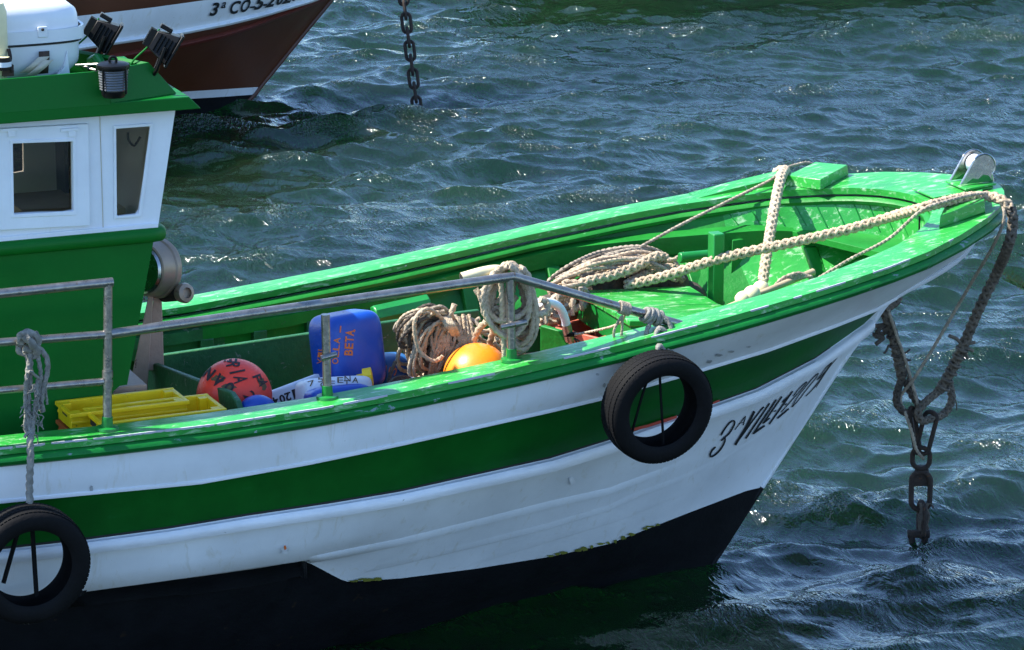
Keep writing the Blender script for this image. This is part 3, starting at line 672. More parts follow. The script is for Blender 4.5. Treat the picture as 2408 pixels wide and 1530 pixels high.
# pen boards amidships
def board(name, poly, off, m='green_worn', bevel=.006):
    b = MB(); b.prism(poly, off, m); return b.build(name, BOAT, bevel=bevel, angle=30)
board('pen_board', [(-2.93, .35, .96), (-1.15, .35, .96), (-1.15, .35, 1.40), (-1.55, .35, 1.392), (-2.93, .35, 1.332)], (0, .03, 0))
t0 = at(345, 843, .35); t1 = at(560, 928, -.70)
board('pen_board', [(t0.x, .348, .96), (t0.x, .348, t0.z), (t1.x, -.66, t1.z + .004), (t1.x + .005, -.735, t1.z - .02), (t1.x + .01, -.775, t1.z - .075), (t1.x, -.775, .96)], (-.03, 0, 0))
q0 = atz(1270, 766, 1.39); q1 = atz(1313, 779, 1.385); q2 = atz(1346, 828, 1.27)
board('pen_board', [(q0.x, q0.y, 1.0), q0, q1, q2, (q2.x, q2.y, 1.0)], (.03, .012, 0), 'green_inside')
bl = MB(); a = at(878, 744, .62); b = at(1008, 716, .62)
ax = (b - a).normalized(); bl.tube([a, a.lerp(b, .5), b], .055, 'green_paint', seg=8); bl.build('thwart_bar', BOAT, angle=30, bevel=.008)
# bitt post with its cross bar
ps = MB(); p0 = at(1682, 716, .12); p1 = at(1682, 548, .12)
ps.box((p0.x, .12, (p1.z + 1.08) / 2), (.062, .075, p1.z - 1.08 + .0), 'green_paint'); ps.build('bitt_post', BOAT, bevel=.006)
cb = MB(); a = at(1598, 607, .30); b = at(1640, 603, .30); cb.tube([a, a.lerp(b, .5), b + (b - a) * 1.4], .028, 'green_paint', seg=14); cb.build('cross_bar', BOAT, angle=30, bevel=.004)
pn = MB(); a = at(1745, 560, .62); 
pn.prism([at(1722, 566, .55), at(1792, 556, .60), at(1778, 706, .50), at(1716, 726, .45)], (0.01, .02, 0), 'green_inside'); pn.build('bulkhead_panel', BOAT, bevel=.004)
# shelf in the bow
sh = MB(); a = Vector((.655, yin(.655, 1.6) + .01, 1.60)); b = Vector((.93, -yin(.93, 1.63) - .01, 1.635))
edge = [a]; n_ = 14
for i in range(n_ + 1):
    x = .655 + (1.14 - .655) * i / n_; edge.append(Vector((x, yin(x, 1.62) + .012, 1.61)))
for i in range(8):
    x = 1.14 + (.93 - 1.14) * i / 7; edge.append(Vector((x, -yin(x, 1.63) - .012, 1.63)))
edge.append(b); sh.prism(edge[1:], (0, 0, -.035), 'green_inside'); sh.build('bow_shelf', BOAT, bevel=.004, angle=30)
ks = MB(); a = at(2084, 602, -.05); ks.tube(spline([a, at(2088, 640, -.05), at(2078, 668, -.05)], 6), .012, 'green_paint', seg=8); ks.build('shelf_knee', BOAT)
# planked hatch cover and the red hatch coaming beneath it
hb_ = MB(); A = at(1361, 684, .30); B = at(1622, 673, .30); Cq = at(1690, 716, -.04); D = at(1477, 753, -.32); E = Vector((Cq.x + .16, -.40, Cq.z - .01)); 
def lerp(a, b, t): return a.lerp(b, t)
R1 = [A, lerp(A, D, .25), lerp(A, D, .5), lerp(A, D, .75), lerp(A, D, 1.03)]; Rr = [B, lerp(B, Cq, .52), Cq, lerp(Cq, E, .45), E]
for i in range(4):
    g_ = .018 if i else 0
    a, b, c, d = R1[i].lerp(R1[i + 1], g_ * 2), Rr[i].lerp(Rr[i + 1], g_ * 2), Rr[i + 1], R1[i + 1]
    hb_.hexa([v + Vector((0, 0, -.03)) for v in (a, b, c, d)], [a, b, c, d], 'green_cap')
Dn = Vector((0, 0, -.20)); ins = (A + B + E + D) / 4
lo = [v.lerp(ins, -.02) + Dn for v in (A, B, E, R1[4])]; up = [v.lerp(ins, .03) + Vector((0, 0, -.031)) for v in (A, B, E, R1[4])]
skew = Vector((.06, 0, 0)); hb_.hexa([lo[0] + Vector((.0, 0, .05)), lo[1], lo[2], lo[3] + Vector((.05, 0, 0))], up, 'green_paint')
hb_.build('hatch_cover', BOAT, bevel=.004, angle=30)
rc = MB(); A = at(1297, 768, .10); B = at(1392, 741, .25); Cq = at(1446, 790, -.35); D = at(1412, 797, -.42); zz = 1.285
P4 = [atz(1297, 768, 1.30), atz(1392, 741, 1.30), atz(1452, 783, 1.30), atz(1412, 797, 1.30)]
cen = sum(P4, Vector()) / 4; I4 = [v.lerp(cen, .14) for v in P4]
for i in range(4):
    j = (i + 1) % 4; rc.hexa([P4[i] + Vector((0, 0, -.22)), P4[j] + Vector((0, 0, -.22)), I4[j] + Vector((0, 0, -.22)), I4[i] + Vector((0, 0, -.22))], [P4[i], P4[j], I4[j], I4[i]], 'red_deck')
rc.add([v + Vector((0, 0, -.21)) for v in I4], [(0, 1, 2, 3)], 'cabin_dark'); 
rp = [atz(1328, 776, 1.285), atz(1412, 799, 1.285), atz(1440, 822, 1.18), atz(1350, 835, 1.18)]
rc.prism(rp, (0, .02, -.02), 'red_deck'); rc.build('hatch_coaming', BOAT, bevel=.004, angle=30)

# ---------------------------------------------------------------- bow fittings
def chock(name, pts, h, m='green_cap'):
    b = MB(); c = sum(pts, Vector()) / len(pts); lo_ = [Vector((p.x, p.y, sz(min(1.6, p.x)) + .002)) for p in pts]; hi = [Vector((p.x, p.y, sz(min(1.6, p.x)) + .004)).lerp(Vector((c.x, c.y, sz(min(1.6, p.x)))), .05) + Vector((0, 0, h)) for p in pts]
    n = len(pts); b.add(lo_ + hi, [list(range(n))[::-1], list(range(n, 2 * n))] + [(i, (i + 1) % n, n + (i + 1) % n, n + i) for i in range(n)], m); return b.build(name, BOAT, bevel=.004, angle=30)
chock('fairlead_chock', [Vector((p.x, p.y, 0)) for p in (atz(1848, 406, 1.88), atz(1917, 387, 1.88), atz(1996, 409, 1.86), atz(1930, 431, 1.86))], .055)
chock('fairlead_chock', [Vector((p.x, p.y, 0)) for p in (atz(2208, 528, 1.86), atz(2228, 482, 1.89), atz(2312, 462, 1.91), atz(2317, 494, 1.89))], .062)
pad = MB(); rows = [[], []]
for x in np.linspace(.30, .80, 16):
    f = (x - .30) / .5; rows[0].append((x, sb(x) - .004, sz(x) + .003 + .05 * f)); rows[1].append((x, sb(x) - .13, sz(x) + .003 + .05 * f))
lo_ = [[(p[0], p[1], sz(p[0]) - .002) for p in r] for r in rows]
pad.grid([lo_[0], rows[0], rows[1], lo_[1]], 'green_cap'); pad.build('chock_pad', BOAT, angle=30)
kp = MB(); a0 = atz(2080, 450, 1.885); 
kp.prism([Vector((1.18, -.12, 1.874)), Vector((1.54, -.10, 1.898)), Vector((1.54, .10, 1.898)), Vector((1.18, .12, 1.874))], (0, 0, .010), 'green_cap')
kp.prism([Vector((1.36, -.13, 1.904)), Vector((1.555, -.10, 1.912)), Vector((1.555, .09, 1.912)), Vector((1.36, .09, 1.904))], (0, 0, .012), 'green_cap')
kp.build('king_plank', BOAT, bevel=.003, angle=30)
for y, m_ in ((-.052, 'chrome'), (.052, 'chrome')):
    ck = MB(); c = Vector((1.50, y, 2.005)); outl = [Vector((1.37, y, 1.922))]
    for k in range(17):
        a = math.radians(150 - 190 * k / 16); outl.append(c + Vector((math.cos(a) * .068, 0, math.sin(a) * .068)))
    outl.append(Vector((1.56, y, 1.924)))
    ck.prism(outl, (0, .007 if y > 0 else -.007, 0), m_); o_ = ck.build('roller_cheek', BOAT, bevel=.002, angle=30)
    ed = MB(); ed.tube(spline([v + Vector((0, .0035 if y > 0 else -.0035, 0)) for v in outl], 3), .006, 'chrome', seg=6); ed.build('edge', o_)
    gp = MB(); yy = y - .0085 if y < 0 else y - .002
    gp.prism([Vector((1.40, yy, 1.926)), Vector((1.44, yy, 1.95)), Vector((1.47, yy, 1.943)), Vector((1.50, yy, 1.965)), Vector((1.53, yy, 1.958)), Vector((1.557, yy, 1.926))], (0, .0012, 0), 'green_paint'); gp.build('green_overspray', o_)
rl = MB(); rl.lathe([(-.044, .01), (-.044, .05), (-.02, .036), (.02, .036), (.044, .05), (.044, .01)], (1.50, 0, 2.005), (0, 1, 0), 'white_plastic', seg=24); rl.build('bow_roller', BOAT)

# ---------------------------------------------------------------- pipe railing
YR = -.975
RAIL = MB()
def pipe(name, pts, r=.0215, m='steel', seg=14, parent=None):
    b = MB(); b.tube(pts, r, m, seg=seg); return b.build(name, parent or BOAT, angle=50)
r0 = at(265, 664, YR); rL = r0 + (at(0, 691, YR) - r0) * 4.5
railing = thing('railing', at(250, 1000, YR), None, None); railing.parent = BOAT; railing.location = at(250, 1000, YR) - ORG[BOAT.name]; del railing
bpy.data.objects.remove(bpy.data.objects['railing'])
m0 = at(250, 787, YR); mL = m0 + (at(0, 806, YR) - m0) * 4.5; l0 = at(243, 898, YR); lL = l0 + (at(0, 919, YR) - l0) * 4.5
pipe('rail_pipe', [rL, rL.lerp(r0, .5), r0]); pipe('rail_pipe', [mL, mL.lerp(m0, .5), m0], .019); pipe('rail_pipe', [lL, lL.lerp(l0, .5), l0], .017)
k0 = at(1207, 651, YR); k1 = at(1588, 760, -.985)
pipe('rail_pipe', [m0 + Vector((.02, 0, 0)), m0.lerp(k0, .5), k0], .0225); pipe('rail_pipe', [k0, k0.lerp(k1, .5), k1 + Vector((.03, 0, -.012))], .0215)
for (bx_, by_), (tx_, ty_) in (((252, 1002), (254, 664)), ((770, 936), (765, 740)), ((1203, 856), (1199, 655))):
    b0 = at(bx_, by_, YR); t0_ = at(tx_, ty_, YR); b0.z = sz(b0.x) + .004
    o_ = pipe('stanchion', [b0, b0.lerp(t0_, .5), t0_], .0205)
    fl = MB(); fl.lathe([(0, .002), (0, .052), (.012, .05), (.016, .026), (.06, .0245), (.062, .002)], b0, t0_ - b0, 'green_paint', seg=20); fl.build('foot_flange', o_)
    if bx_ > 300:
        sv = MB(); q = b0.lerp(t0_, .52 if bx_ < 1000 else .46); q.y -= .032; d_ = Vector((.13 if bx_ > 1000 else .075, 0, .012)); 
        sv.tube([q - d_ * .5, q, q + d_ * .5], .0135, 'steel', seg=10, cap=False); sv.tube([q - d_ * .5, q, q + d_ * .5], .010, 'cabin_dark', seg=8); sv.build('pin_sleeve', o_)
    else:
        for f in (.315, .645, .38):
            sv = MB(); q = b0.lerp(t0_, f); sv.tube([q - (t0_ - b0).normalized() * .016, q, q + (t0_ - b0).normalized() * .016], .0245, 'steel', seg=12); sv.build('weld_collar', o_)
ft = MB(); ft.prism([k1 + Vector((-.13, -.012, -.075)), k1 + Vector((.05, -.012, -.06)), k1 + Vector((.05, -.012, -.02)), k1 + Vector((-.08, -.012, .0))], (0, .03, 0), 'green_paint'); ft.build('rail_foot', BOAT, bevel=.003)

# ---------------------------------------------------------------- wheelhouse
from mathutils.geometry import tessellate_polygon
YW = -.45; XB = -4.7
def wall(poly, holes, off, m):
    """flat wall with openings; poly/holes lists of Vectors, off = thickness vector"""
    b = MB(); loops = [poly] + holes; flat = [v for l in loops for v in l]; tris = tessellate_polygon(loops); n = len(flat); off = Vector(off)
    b.add(flat + [v + off for v in flat], [tuple(t) for t in tris] + [tuple(n + i for i in t[::-1]) for t in tris], m)
    o = 0
    for l in loops:
        k = len(l); b.add(l + [v + off for v in l], [(i, (i + 1) % k, k + (i + 1) % k, k + i) for i in range(k)], m); o += k
    return b
WH = bpy.data.objects.new('wheelhouse', None); COL.objects.link(WH); WH.parent = BOAT; WH.location = Vector((-4.3, 0, .95)) - ORG[BOAT.name]; ORG['wheelhouse'] = Vector((-4.3, 0, .95))
def xz(p, y=YW): return Vector((p.x, y, p.z))
f0 = at(371, 540, YW); f1 = at(414, 256, YW)
win1 = [at(*p, YW) for p in ((26, 336), (100, 333), (169, 330), (170, 410), (171, 495), (150, 499), (90, 500), (30, 503), (27, 420))]
win2 = [at(*p, YW) for p in ((272, 302), (310, 300), (352, 296), (354, 302), (346, 370), (334, 450), (327, 495), (320, 504), (280, 509), (274, 506), (271, 400))]
up_poly = [Vector((XB, YW, 2.18)), Vector((f0.x, YW, 2.172)), Vector((f1.x, YW, 2.745)), Vector((XB, YW, 2.745))]
for s_ in (1, -1):
    off = Vector((0, 0.03, 0))
    P_, H_ = up_poly, [win1, win2]
    if s_ < 0:
        mir = lambda v: Vector((v.x, -v.y, v.z)); P_ = [mir(v) for v in P_]; H_ = [[mir(v) for v in h] for h in H_]; off = -off
        P_[1].x -= .12; P_[2].x -= .12
    wall(P_, H_, off, 'white_cabin').build('upper_wall', WH, smooth=False)
    for h_ in (H_[0], H_[1]):
        gq = MB(); n = len(h_); c_ = sum(h_, Vector()) / n; gq.add([v.lerp(c_, -.02) + off * .55 for v in h_], [list(range(n))], 'pane_glass'); gq.build('pane', WH, smooth=False)
def frame_ring(name, outer, inner, y0, y1, m, parent):
    b = MB(); n = len(outer)
    vs = [Vector((v.x, y0, v.z)) for v in outer] + [Vector((v.x, y0, v.z)) for v in inner] + [Vector((v.x, y1, v.z)) for v in outer] + [Vector((v.x, y1, v.z)) for v in inner]
    f = []
    for i in range(n):
        j = (i + 1) % n; f += [(2 * n + i, 2 * n + j, 3 * n + j, 3 * n + i), (i, j, 2 * n + j, 2 * n + i), (3 * n + i, 3 * n + j, n + j, n + i)]
    b.add(vs, f, m); return b.build(name, parent, bevel=.003, smooth=False)
def quad(ps, y=YW): return [at(*p, y) for p in ps]
wf = frame_ring('window_frame', [at(-30, 303, YW)] + quad([(205, 290), (209, 529)]) + [at(-26, 541, YW)], quad([(24, 332), (171, 327), (173, 499), (27, 507)]), YW - .002, YW - .022, 'white_cabin', WH)
frame_ring('window_trim', quad([(20, 328), (175, 323), (177, 504), (23, 511)]), quad([(27, 336), (168, 331), (170, 494), (30, 502)]), YW - .020, YW - .026, 'white_cabin', WH)
frame_ring('window_trim', quad([(266, 296), (360, 289), (331, 510), (268, 515)]), quad([(272, 303), (352, 297), (325, 503), (274, 508)]), YW - .001, YW - .010, 'white_cabin', WH)
for px in (21, 163):
    hg = MB(); p = at(px, 305, YW - .02); hg.box((p.x, YW - .028, p.z), (.085, .012, .014), 'white_cabin'); hg.box((p.x + .01, YW - .028, p.z - .02), (.035, .010, .026), 'white_cabin'); hg.build('hinge', WH, bevel=.002, smooth=False)
cs = MB(); a = at(237, 262, YW); b = at(240, 547, YW); cs.box(((a.x + b.x) / 2, YW - .0015, (a.z + b.z) / 2), (.003, .003, a.z - b.z - .03), 'strap_beige'); 
cs.build('panel_seam', WH, smooth=False)
bx_ = MB(); bx_.box(((XB - 3.065) / 2, YW - .006, 2.192), (abs(XB) - 3.065, .012, .022), 'white_cabin'); bx_.build('sill_strip', WH, smooth=False, bevel=.003)
# front, back, lower walls
lw = MB()
prof = [(XB, .95), (-3.33, .95), (-3.315, 1.36), (-3.30, 1.415), (-3.27, 1.438), (-3.232, 1.441), (-3.088, 2.11), (XB, 2.13)]
b = wall([Vector((x, YW, z)) for x, z in prof], [], (0, .03, 0), 'green_cabin'); b.build('lower_wall', WH, smooth=False)
b = wall([Vector((x - (.12 if x > -4.6 else 0), -YW, z)) for x, z in prof], [], (0, -.03, 0), 'green_cabin'); b.build('lower_wall', WH, smooth=False)
fr = MB(); 
fr.hexa([Vector((-3.235, -.419, 1.44)), Vector((-3.09, -.419, 2.13)), Vector((-3.21, .419, 2.13)), Vector((-3.355, .419, 1.44))], [Vector((-3.265, -.419, 1.44)), Vector((-3.12, -.419, 2.13)), Vector((-3.24, .419, 2.13)), Vector((-3.385, .419, 1.44))], 'green_cabin')
fr.hexa([Vector((-3.07, -.419, 2.131)), Vector((-2.97, -.419, 2.745)), Vector((-3.09, .419, 2.745)), Vector((-3.19, .419, 2.131))], [Vector((-3.10, -.419, 2.131)), Vector((-3.0, -.419, 2.745)), Vector((-3.12, .419, 2.745)), Vector((-3.22, .419, 2.131))], 'white_cabin')
fr.build('front_wall', WH, smooth=False)
bk = MB(); [bk.box((XB + .015, y_, 1.85), (.03, .12, 1.78), 'white_cabin') for y_ in (-.36, .36)]; bk.box((XB + .015, 0, 2.69), (.03, .598, .10), 'white_cabin'); bk.build('back_wall', WH, smooth=False)  # unseen wide doorway, opened to let sunlight into the cabin
md = MB(); q = [Vector((XB, YW - .004, 2.148)), Vector((-4, YW - .004, 2.148)), Vector((-3.10, YW - .004, 2.148)), Vector((-3.055, YW + .012, 2.148)), Vector((-3.045, YW + .05, 2.148)), Vector((-3.16, .43, 2.148))]
md.tube(q, .036, 'green_cabin', seg=14); md.build('belt_moulding', WH, angle=60)
# dim fittings seen through the panes
cn = MB(); cn.prism([Vector((-4.02, .28, 2.2)), Vector((-3.66, .28, 2.2)), Vector((-3.62, .28, 2.5)), Vector((-3.56, .28, 2.53)), Vector((-3.58, .28, 2.72)), Vector((-3.95, .28, 2.72))], (0, .015, 0), 'cabin_lining'); cn.box((-3.30, .34, 2.36), (.02, .16, .6), 'cabin_dark'); cn.box((-3.42, .1, 2.18), (.35, .5, .06), 'cabin_lining')
cn.prism([Vector((-3.34, .0, 2.2)), Vector((-3.25, .0, 2.2)), Vector((-3.16, .0, 2.72)), Vector((-3.28, .0, 2.72))], (0, .02, 0), 'cabin_dark'); cn.box((-3.22, -.05, 2.55), (.10, .02, .20), 'cabin_lining')
cn.box((-3.26, -.2, 2.20), (.20, .10, .07), 'cream_plastic'); cn.build('console', WH, smooth=False)
ws = MB(); pts_ = [at(301, 312, -.38), at(303, 330, -.38), at(316, 343, -.38), at(330, 322, -.38)]; ws.tube(spline(pts_, 6), .006, 'black_plastic', seg=6); ws.build('cable_loop', WH)
# roof : brim, raised edge boards, tray floor
rf = MB()
rf.prism([Vector((XB - .1, -.535, 2.742)), Vector((-2.868, -.535, 2.740)), Vector((-2.925, -.535, 2.800)), Vector((XB - .1, -.535, 2.802))], (0, 1.07, 0), 'green_cabin'); rf.build('roof_brim', WH, bevel=.005, angle=30)
n1_ = at(350, 147, -.42); n0_ = at(414, 215, -.42); e1 = at(232, 168, -.515); mid = at(161, 113, .02)
topl = [Vector((XB - .1, -.515, 2.935)), Vector((e1.x, -.515, e1.z)), n1_, mid, Vector((mid.x - .12, .50, mid.z)), Vector((XB - .1, .50, 2.95))]
botl = [Vector((XB - .1, -.536, 2.79)), Vector((e1.x + .05, -.536, 2.79)), Vector((n0_.x, -.43, 2.80)), Vector((mid.x + .14, .03, 2.80)), Vector((mid.x - .02, .53, 2.80)), Vector((XB - .1, .53, 2.80))]
for i in range(5):
    fb = MB(); a, b, c, d = botl[i], botl[i + 1], topl[i + 1], topl[i]; nrm = (b - a).cross(d - a).normalized(); nrm = nrm if nrm.dot(Vector((-4, 0, 2.9)) - a) > 0 else -nrm
    fb.hexa([a, b, c, d], [v + nrm * .022 for v in (a, b, c, d)], 'green_cabin'); fb.build('roof_edge_board', WH, bevel=.003, angle=30)
tf = MB(); tf.box(((XB - 3.35) / 2, 0, 2.812), (abs(XB) - 3.35, .98, .014), 'green_cabin'); tf.build('roof_floor', WH, smooth=False)
pp = MB(); a = at(228, 138, -.2); pp.tube([a + Vector((0, .1, -.03)), a, a + Vector((.02, -.1, -.06))], .025, 'green_paint', seg=10); pp.build('pipe_stub', WH)
sc_ = MB(); 
for (px, py) in ((193, 130), (205, 128)): sc_.sphere(at(px, py, -.05), .012, 'green_paint', seg=10, rings=6)
sc_ = MB(); a = at(150, 128 + 26, -.4); 
brk = MB(); brk.tube([at(178, 154, -.45), at(225, 152, -.50), at(240, 151, -.52)], .006, 'steel', seg=6); brk.build('lamp_bracket', WH); 
brk = MB(); brk.tube([at(194, 155, -.45), at(215, 163, -.49), at(226, 166, -.52)], .006, 'steel', seg=6); brk.build('lamp_bracket', WH)
# navigation lamp
nl = bpy.data.objects.new('navigation_lamp', None); COL.objects.link(nl); nl.parent = BOAT; lp = at(268, 228, -.585); nl.location = lp - ORG[BOAT.name]; ORG['navigation_lamp'] = lp
h_ = .165; prof = [(0, .002), (0, .050), (.012, .056), (.030, .058)]
ba = MB(); ba.lathe(prof + [(.032, .002)], lp, (0, 0, 1), 'black_plastic', seg=24); ba.build('lamp_base', nl)
ln = MB(); pr = []
for i in range(17): pr.append((.032 + .096 * i / 16, .060 + .004 * (i % 2) + .006 * i / 16))
ln.lathe(pr, lp, (0, 0, 1), 'dark_glass', seg=28); ln.build('lens', nl, angle=25)
tp = MB(); tp.lathe([(.128, .002), (.128, .072), (.138, .076), (.150, .074), (.156, .060), (.160, .002)], lp, (0, 0, 1), 'black_plastic', seg=24); tp.torus(lp + Vector((0, 0, .168)), (.3, 1, 0), .016, .006, 'black_plastic', seg=16, sg=8)
for k in range(4):
    a = math.radians(35 + 90 * k); p = lp + Vector((math.cos(a) * .072, math.sin(a) * .072, 0)); tp.tube([p + Vector((0, 0, .02)), p + Vector((0, 0, .08)), p + Vector((0, 0, .145))], .005, 'black_plastic', seg=6)
tp.build('lamp_cap', nl)
bkp = MB(); bkp.prism([lp + Vector((-.02, .045, .0)), lp + Vector((.07, .045, .0)), lp + Vector((.05, .045, .15)), lp + Vector((-.04, .045, .15))], (0, .012, 0), 'black_plastic'); bkp.build('back_plate', nl, bevel=.002)
# floodlights
def floodlight(px, py, y, s=1.0):
    c = at(px, py, y); o = bpy.data.objects.new('floodlight', None); COL.objects.link(o); o.parent = BOAT; o.location = c - ORG[BOAT.name]; ORG[o.name] = c
    a = Vector((.80, -.28, -.52)).normalized(); u = Vector((.50, -.05, .86)); u = (u - a * u.dot(a)).normalized(); v = a.cross(u)
    def rect(d, hu, hv): return [c + a * d + u * i * hu + v * j * hv for i, j in ((-1, -1), (1, -1), (1, 1), (-1, 1))]
    hs = MB(); hs.hexa(rect(-.075 * s, .052 * s, .055 * s), rect(.045 * s, .085 * s, .105 * s), 'black_plastic'); hs.hexa(rect(.047 * s, .098 * s, .118 * s), rect(.062 * s, .098 * s, .118 * s), 'black_plastic'); hs.build('housing', o, bevel=.004, angle=30)
    jb = MB(); jb.hexa([q + u * .085 * s for q in rect(-.075 * s, .012 * s, .045 * s)], [q + u * .085 * s for q in rect(-.005 * s, .012 * s, .045 * s)], 'black_plastic'); jb.build('junction_box', o, bevel=.004, angle=30)
    fn = MB()
    for k in range(7):
        t = -.05 + .1 * k / 6; q = c + v * t * s; fn.hexa([q + a * -.110 * s + u * -.05 * s - v * .002, q + a * -.110 * s + u * .05 * s - v * .002, q + a * -.110 * s + u * .05 * s + v * .002, q + a * -.110 * s + u * -.05 * s + v * .002],
                                                          [q + a * -.076 * s + u * -.05 * s - v * .002, q + a * -.076 * s + u * .05 * s - v * .002, q + a * -.076 * s + u * .05 * s + v * .002, q + a * -.076 * s + u * -.05 * s + v * .002], 'black_plastic')
    for sgn in (-1, 1):
        for k in range(5):
            t = -.05 + .085 * k / 4; w0 = .055 + (.105 - .055) * (t + .075) / .12; q = c + a * t * s + v * sgn * w0 * s; fn.box(q, (.004, .10 * s, .018), 'black_plastic', ax=(a, u, v))
    fn.build('cooling_fins', o, smooth=False)
    gz = MB(); gz.add(rect(.0635 * s, .085 * s, .105 * s), [(0, 1, 2, 3)], 'dark_glass'); gz.build('front_glass', o, smooth=False)
    br = MB()
    for sgn in (-1, 1): br.tube([c + v * sgn * .115 * s, c + v * sgn * .115 * s - Vector((.04, 0, .10)), c - Vector((.08, 0, .155)) + v * sgn * .05 * s], .009, 'black_plastic', seg=6)
    br.build('bracket', o)
    cb_ = MB(); p = c + u * .06 * s - a * .07 * s; cb_.tube(spline([p, p + Vector((-.06, -.02, -.07)), p + Vector((-.13, -.02, -.13)), p + Vector((-.17, .0, -.20))], 8), .0045, 'green_cabin', seg=8); cb_.build('cable', o)
floodlight(246, 82, -.08, .86); floodlight(388, 108, -.36, .86)
# line hauler in front of the wheelhouse
hl = bpy.data.objects.new('line_hauler', None); COL.objects.link(hl); hl.parent = BOAT; hp = Vector((-2.95, .2, 1.0)); hl.location = hp - ORG[BOAT.name]; ORG['line_hauler'] = hp
c = at(352, 632, .16); A_ = Vector((-.80, -.57, .12)).normalized()
dr = MB(); dr.lathe([(.07, .004), (.056, .09), (.050, .112), (.058, .120), (.052, .128), (-.01, .137), (-.025, .139), (-.032, .146), (-.058, .150), (-.066, .146), (-.062, .004)], c, A_, 'beige_metal', seg=48); dr.build('drum', hl, angle=30)
ds = MB(); ds.lathe([(.080, .004), (.068, .078), (.072, .108), (.060, .117)], c, A_, 'chrome', seg=40); ds.build('dish', hl)
pd = MB(); pd.hexa([at(344, 872, .2), at(386, 872, .2), at(386, 872, .3), at(344, 872, .3)], [at(362, 690, .2), at(380, 690, .2), at(380, 690, .3), at(362, 690, .3)], 'tan_primer')
pd.hexa([at(300, 930, .14), at(346, 930, .14), at(346, 930, .2), at(300, 930, .2)], [at(350, 690, .14), at(361, 690, .14), at(361, 690, .2), at(350, 690, .2)], 'tan_primer'); pd.build('pedestal', hl, bevel=.004, angle=30)
bp_ = MB(); bp_.prism([at(262, 950, -.38), at(266, 922, -.38), at(282, 911, -.38), at(330, 905, -.38), at(346, 905, -.38), at(346, 950, -.38)], (0, .30, 0), 'tan_primer'); bp_.build('base_plate', hl, bevel=.004, angle=30)
mt_ = MB(); a = at(386, 694, .2); b = at(432, 690, .05); mt_.tube([a, a.lerp(b, .4), a.lerp(b, .8)], .036, 'rust', seg=16); mt_.lathe([(-.025, .02), (-.02, .044), (.01, .050), (.025, .044), (.03, .026), (.01, .028), (.01, .002)], b, b - a, 'beige_metal', seg=24); mt_.build('motor', hl)
# ================================================================ ROPES AND GEAR ABOARD
def rope_thing(name, label, cat, mb, group=None):
    return tag(mb.build(name, None, angle=75), label, cat, group)
# heavy mooring hawser : out of the pile, over the near chock, down to the chain swivel
LOOPB = Vector((1.245, -.01, .80))                     # where the hawsers meet the shackles
mb = MB(); n1p = [atz(2170, 489, 1.935), atz(2215, 477, 1.94), atz(2270, 465, 1.945), atz(2325, 463, 1.94), atz(2358, 472, 1.93)]; yq = n1p[-1].y
pts = [at(1470, 672, .30), at(1560, 651, .22), at(1700, 607, .08), at(1850, 574, -.06), at(2000, 539, -.14), at(2090, 512, -.20)] + n1p + [at(2376, 492, yq - .03), at(2382, 525, yq - .03), at(2372, 575, yq + .0),
       at(2345, 640, -.22), at(2310, 710, -.16), at(2275, 790, -.10), at(2262, 820, -.08), at(2238, 870, -.05), at(2208, 920, -.03)]
mb.braid(spline(pts, 14)[:11 * 14 + 1], .0275, 'rope_tan'); mb.braid(spline(pts, 14)[11 * 14:], .0285, 'rope_shaded')  # hanging length takes the darker copy to imitate shade
# eye splice round the shackle
eye = [at(2208, 920, -.03), at(2178, 945, -.05), at(2160, 968, -.07), at(2166, 990, -.07), at(2190, 985, -.05), at(2222, 972, -.03), at(2238, 940, -.02), at(2232, 905, -.02), at(2222, 890, -.03)]
mb.braid(spline(eye, 12), .022, 'rope_shaded')
for (x0, y0, x1, y1) in ((2262, 812, 2232, 790), (2262, 815, 2292, 806), (2258, 822, 2288, 826), (2250, 822, 2276, 842), (2240, 930, 2250, 965)):
    mb.tube(spline([at(x0, y0, -.09), at((x0 + x1) / 2 + 3, (y0 + y1) / 2 - 3, -.10), at(x1, y1, -.10)], 4), .010 if x1 != 2250 else .004, 'rope_shaded', seg=7)
for k in range(6): mb.torus(at(2262 - 8.5 * k, 822 + 18 * k, -.085 + .008 * k), at(2262, 822, -.085) - at(2208, 930, -.03), .029, .008, 'rope_shaded', seg=20, sg=6)
rope_thing('mooring_hawser', 'thick tan plaited mooring rope crossing the foredeck and hanging from the bow tip', 'rope', mb)
# second hawser : float-ended tail on the deck, over the far chock, hidden behind the bow, up to the swivel
mb = MB(); pts = [at(1790, 690, -.02), at(1795, 655, .06), at(1803, 600, .18), at(1816, 520, .36), at(1828, 455, .54), at(1838, 415, .68), at(1846, 402, .82), Vector((.78, .885, 1.845)), Vector((.80, .92, 1.80)), Vector((.86, .91, 1.70)), Vector((1.0, .75, 1.48)), Vector((1.16, .25, 1.30)), at(2082, 730, .06), at(2098, 780, .05), at(2112, 840, .04), at(2122, 890, .03)]
mb.braid(spline(pts, 12)[:8 * 12 + 1], .0285, 'rope_pale'); mb.braid(spline(pts, 12)[8 * 12:], .0285, 'rope_shaded')  # same rope beyond the gunwale, coloured darker as if shaded
mb2 = mb; eye = [at(2122, 890, .03), at(2112, 915, .03), at(2108, 945, .02), at(2124, 968, .0), at(2150, 972, .0), at(2160, 955, .01), at(2142, 925, .03), at(2130, 895, .04)]
mb.braid(spline(eye, 12), .021, 'rope_dark', pitch=.17, n=2)
for k in range(9):
    a = at(2078, 765 + 10 * (k % 4), .05); d_ = Vector((random.choice((-1, 1)) * .05, random.uniform(-.03, .03), random.uniform(-.03, .02))); mb.tube([a, a + d_ * .6, a + d_], .012, 'rope_dark', seg=7)
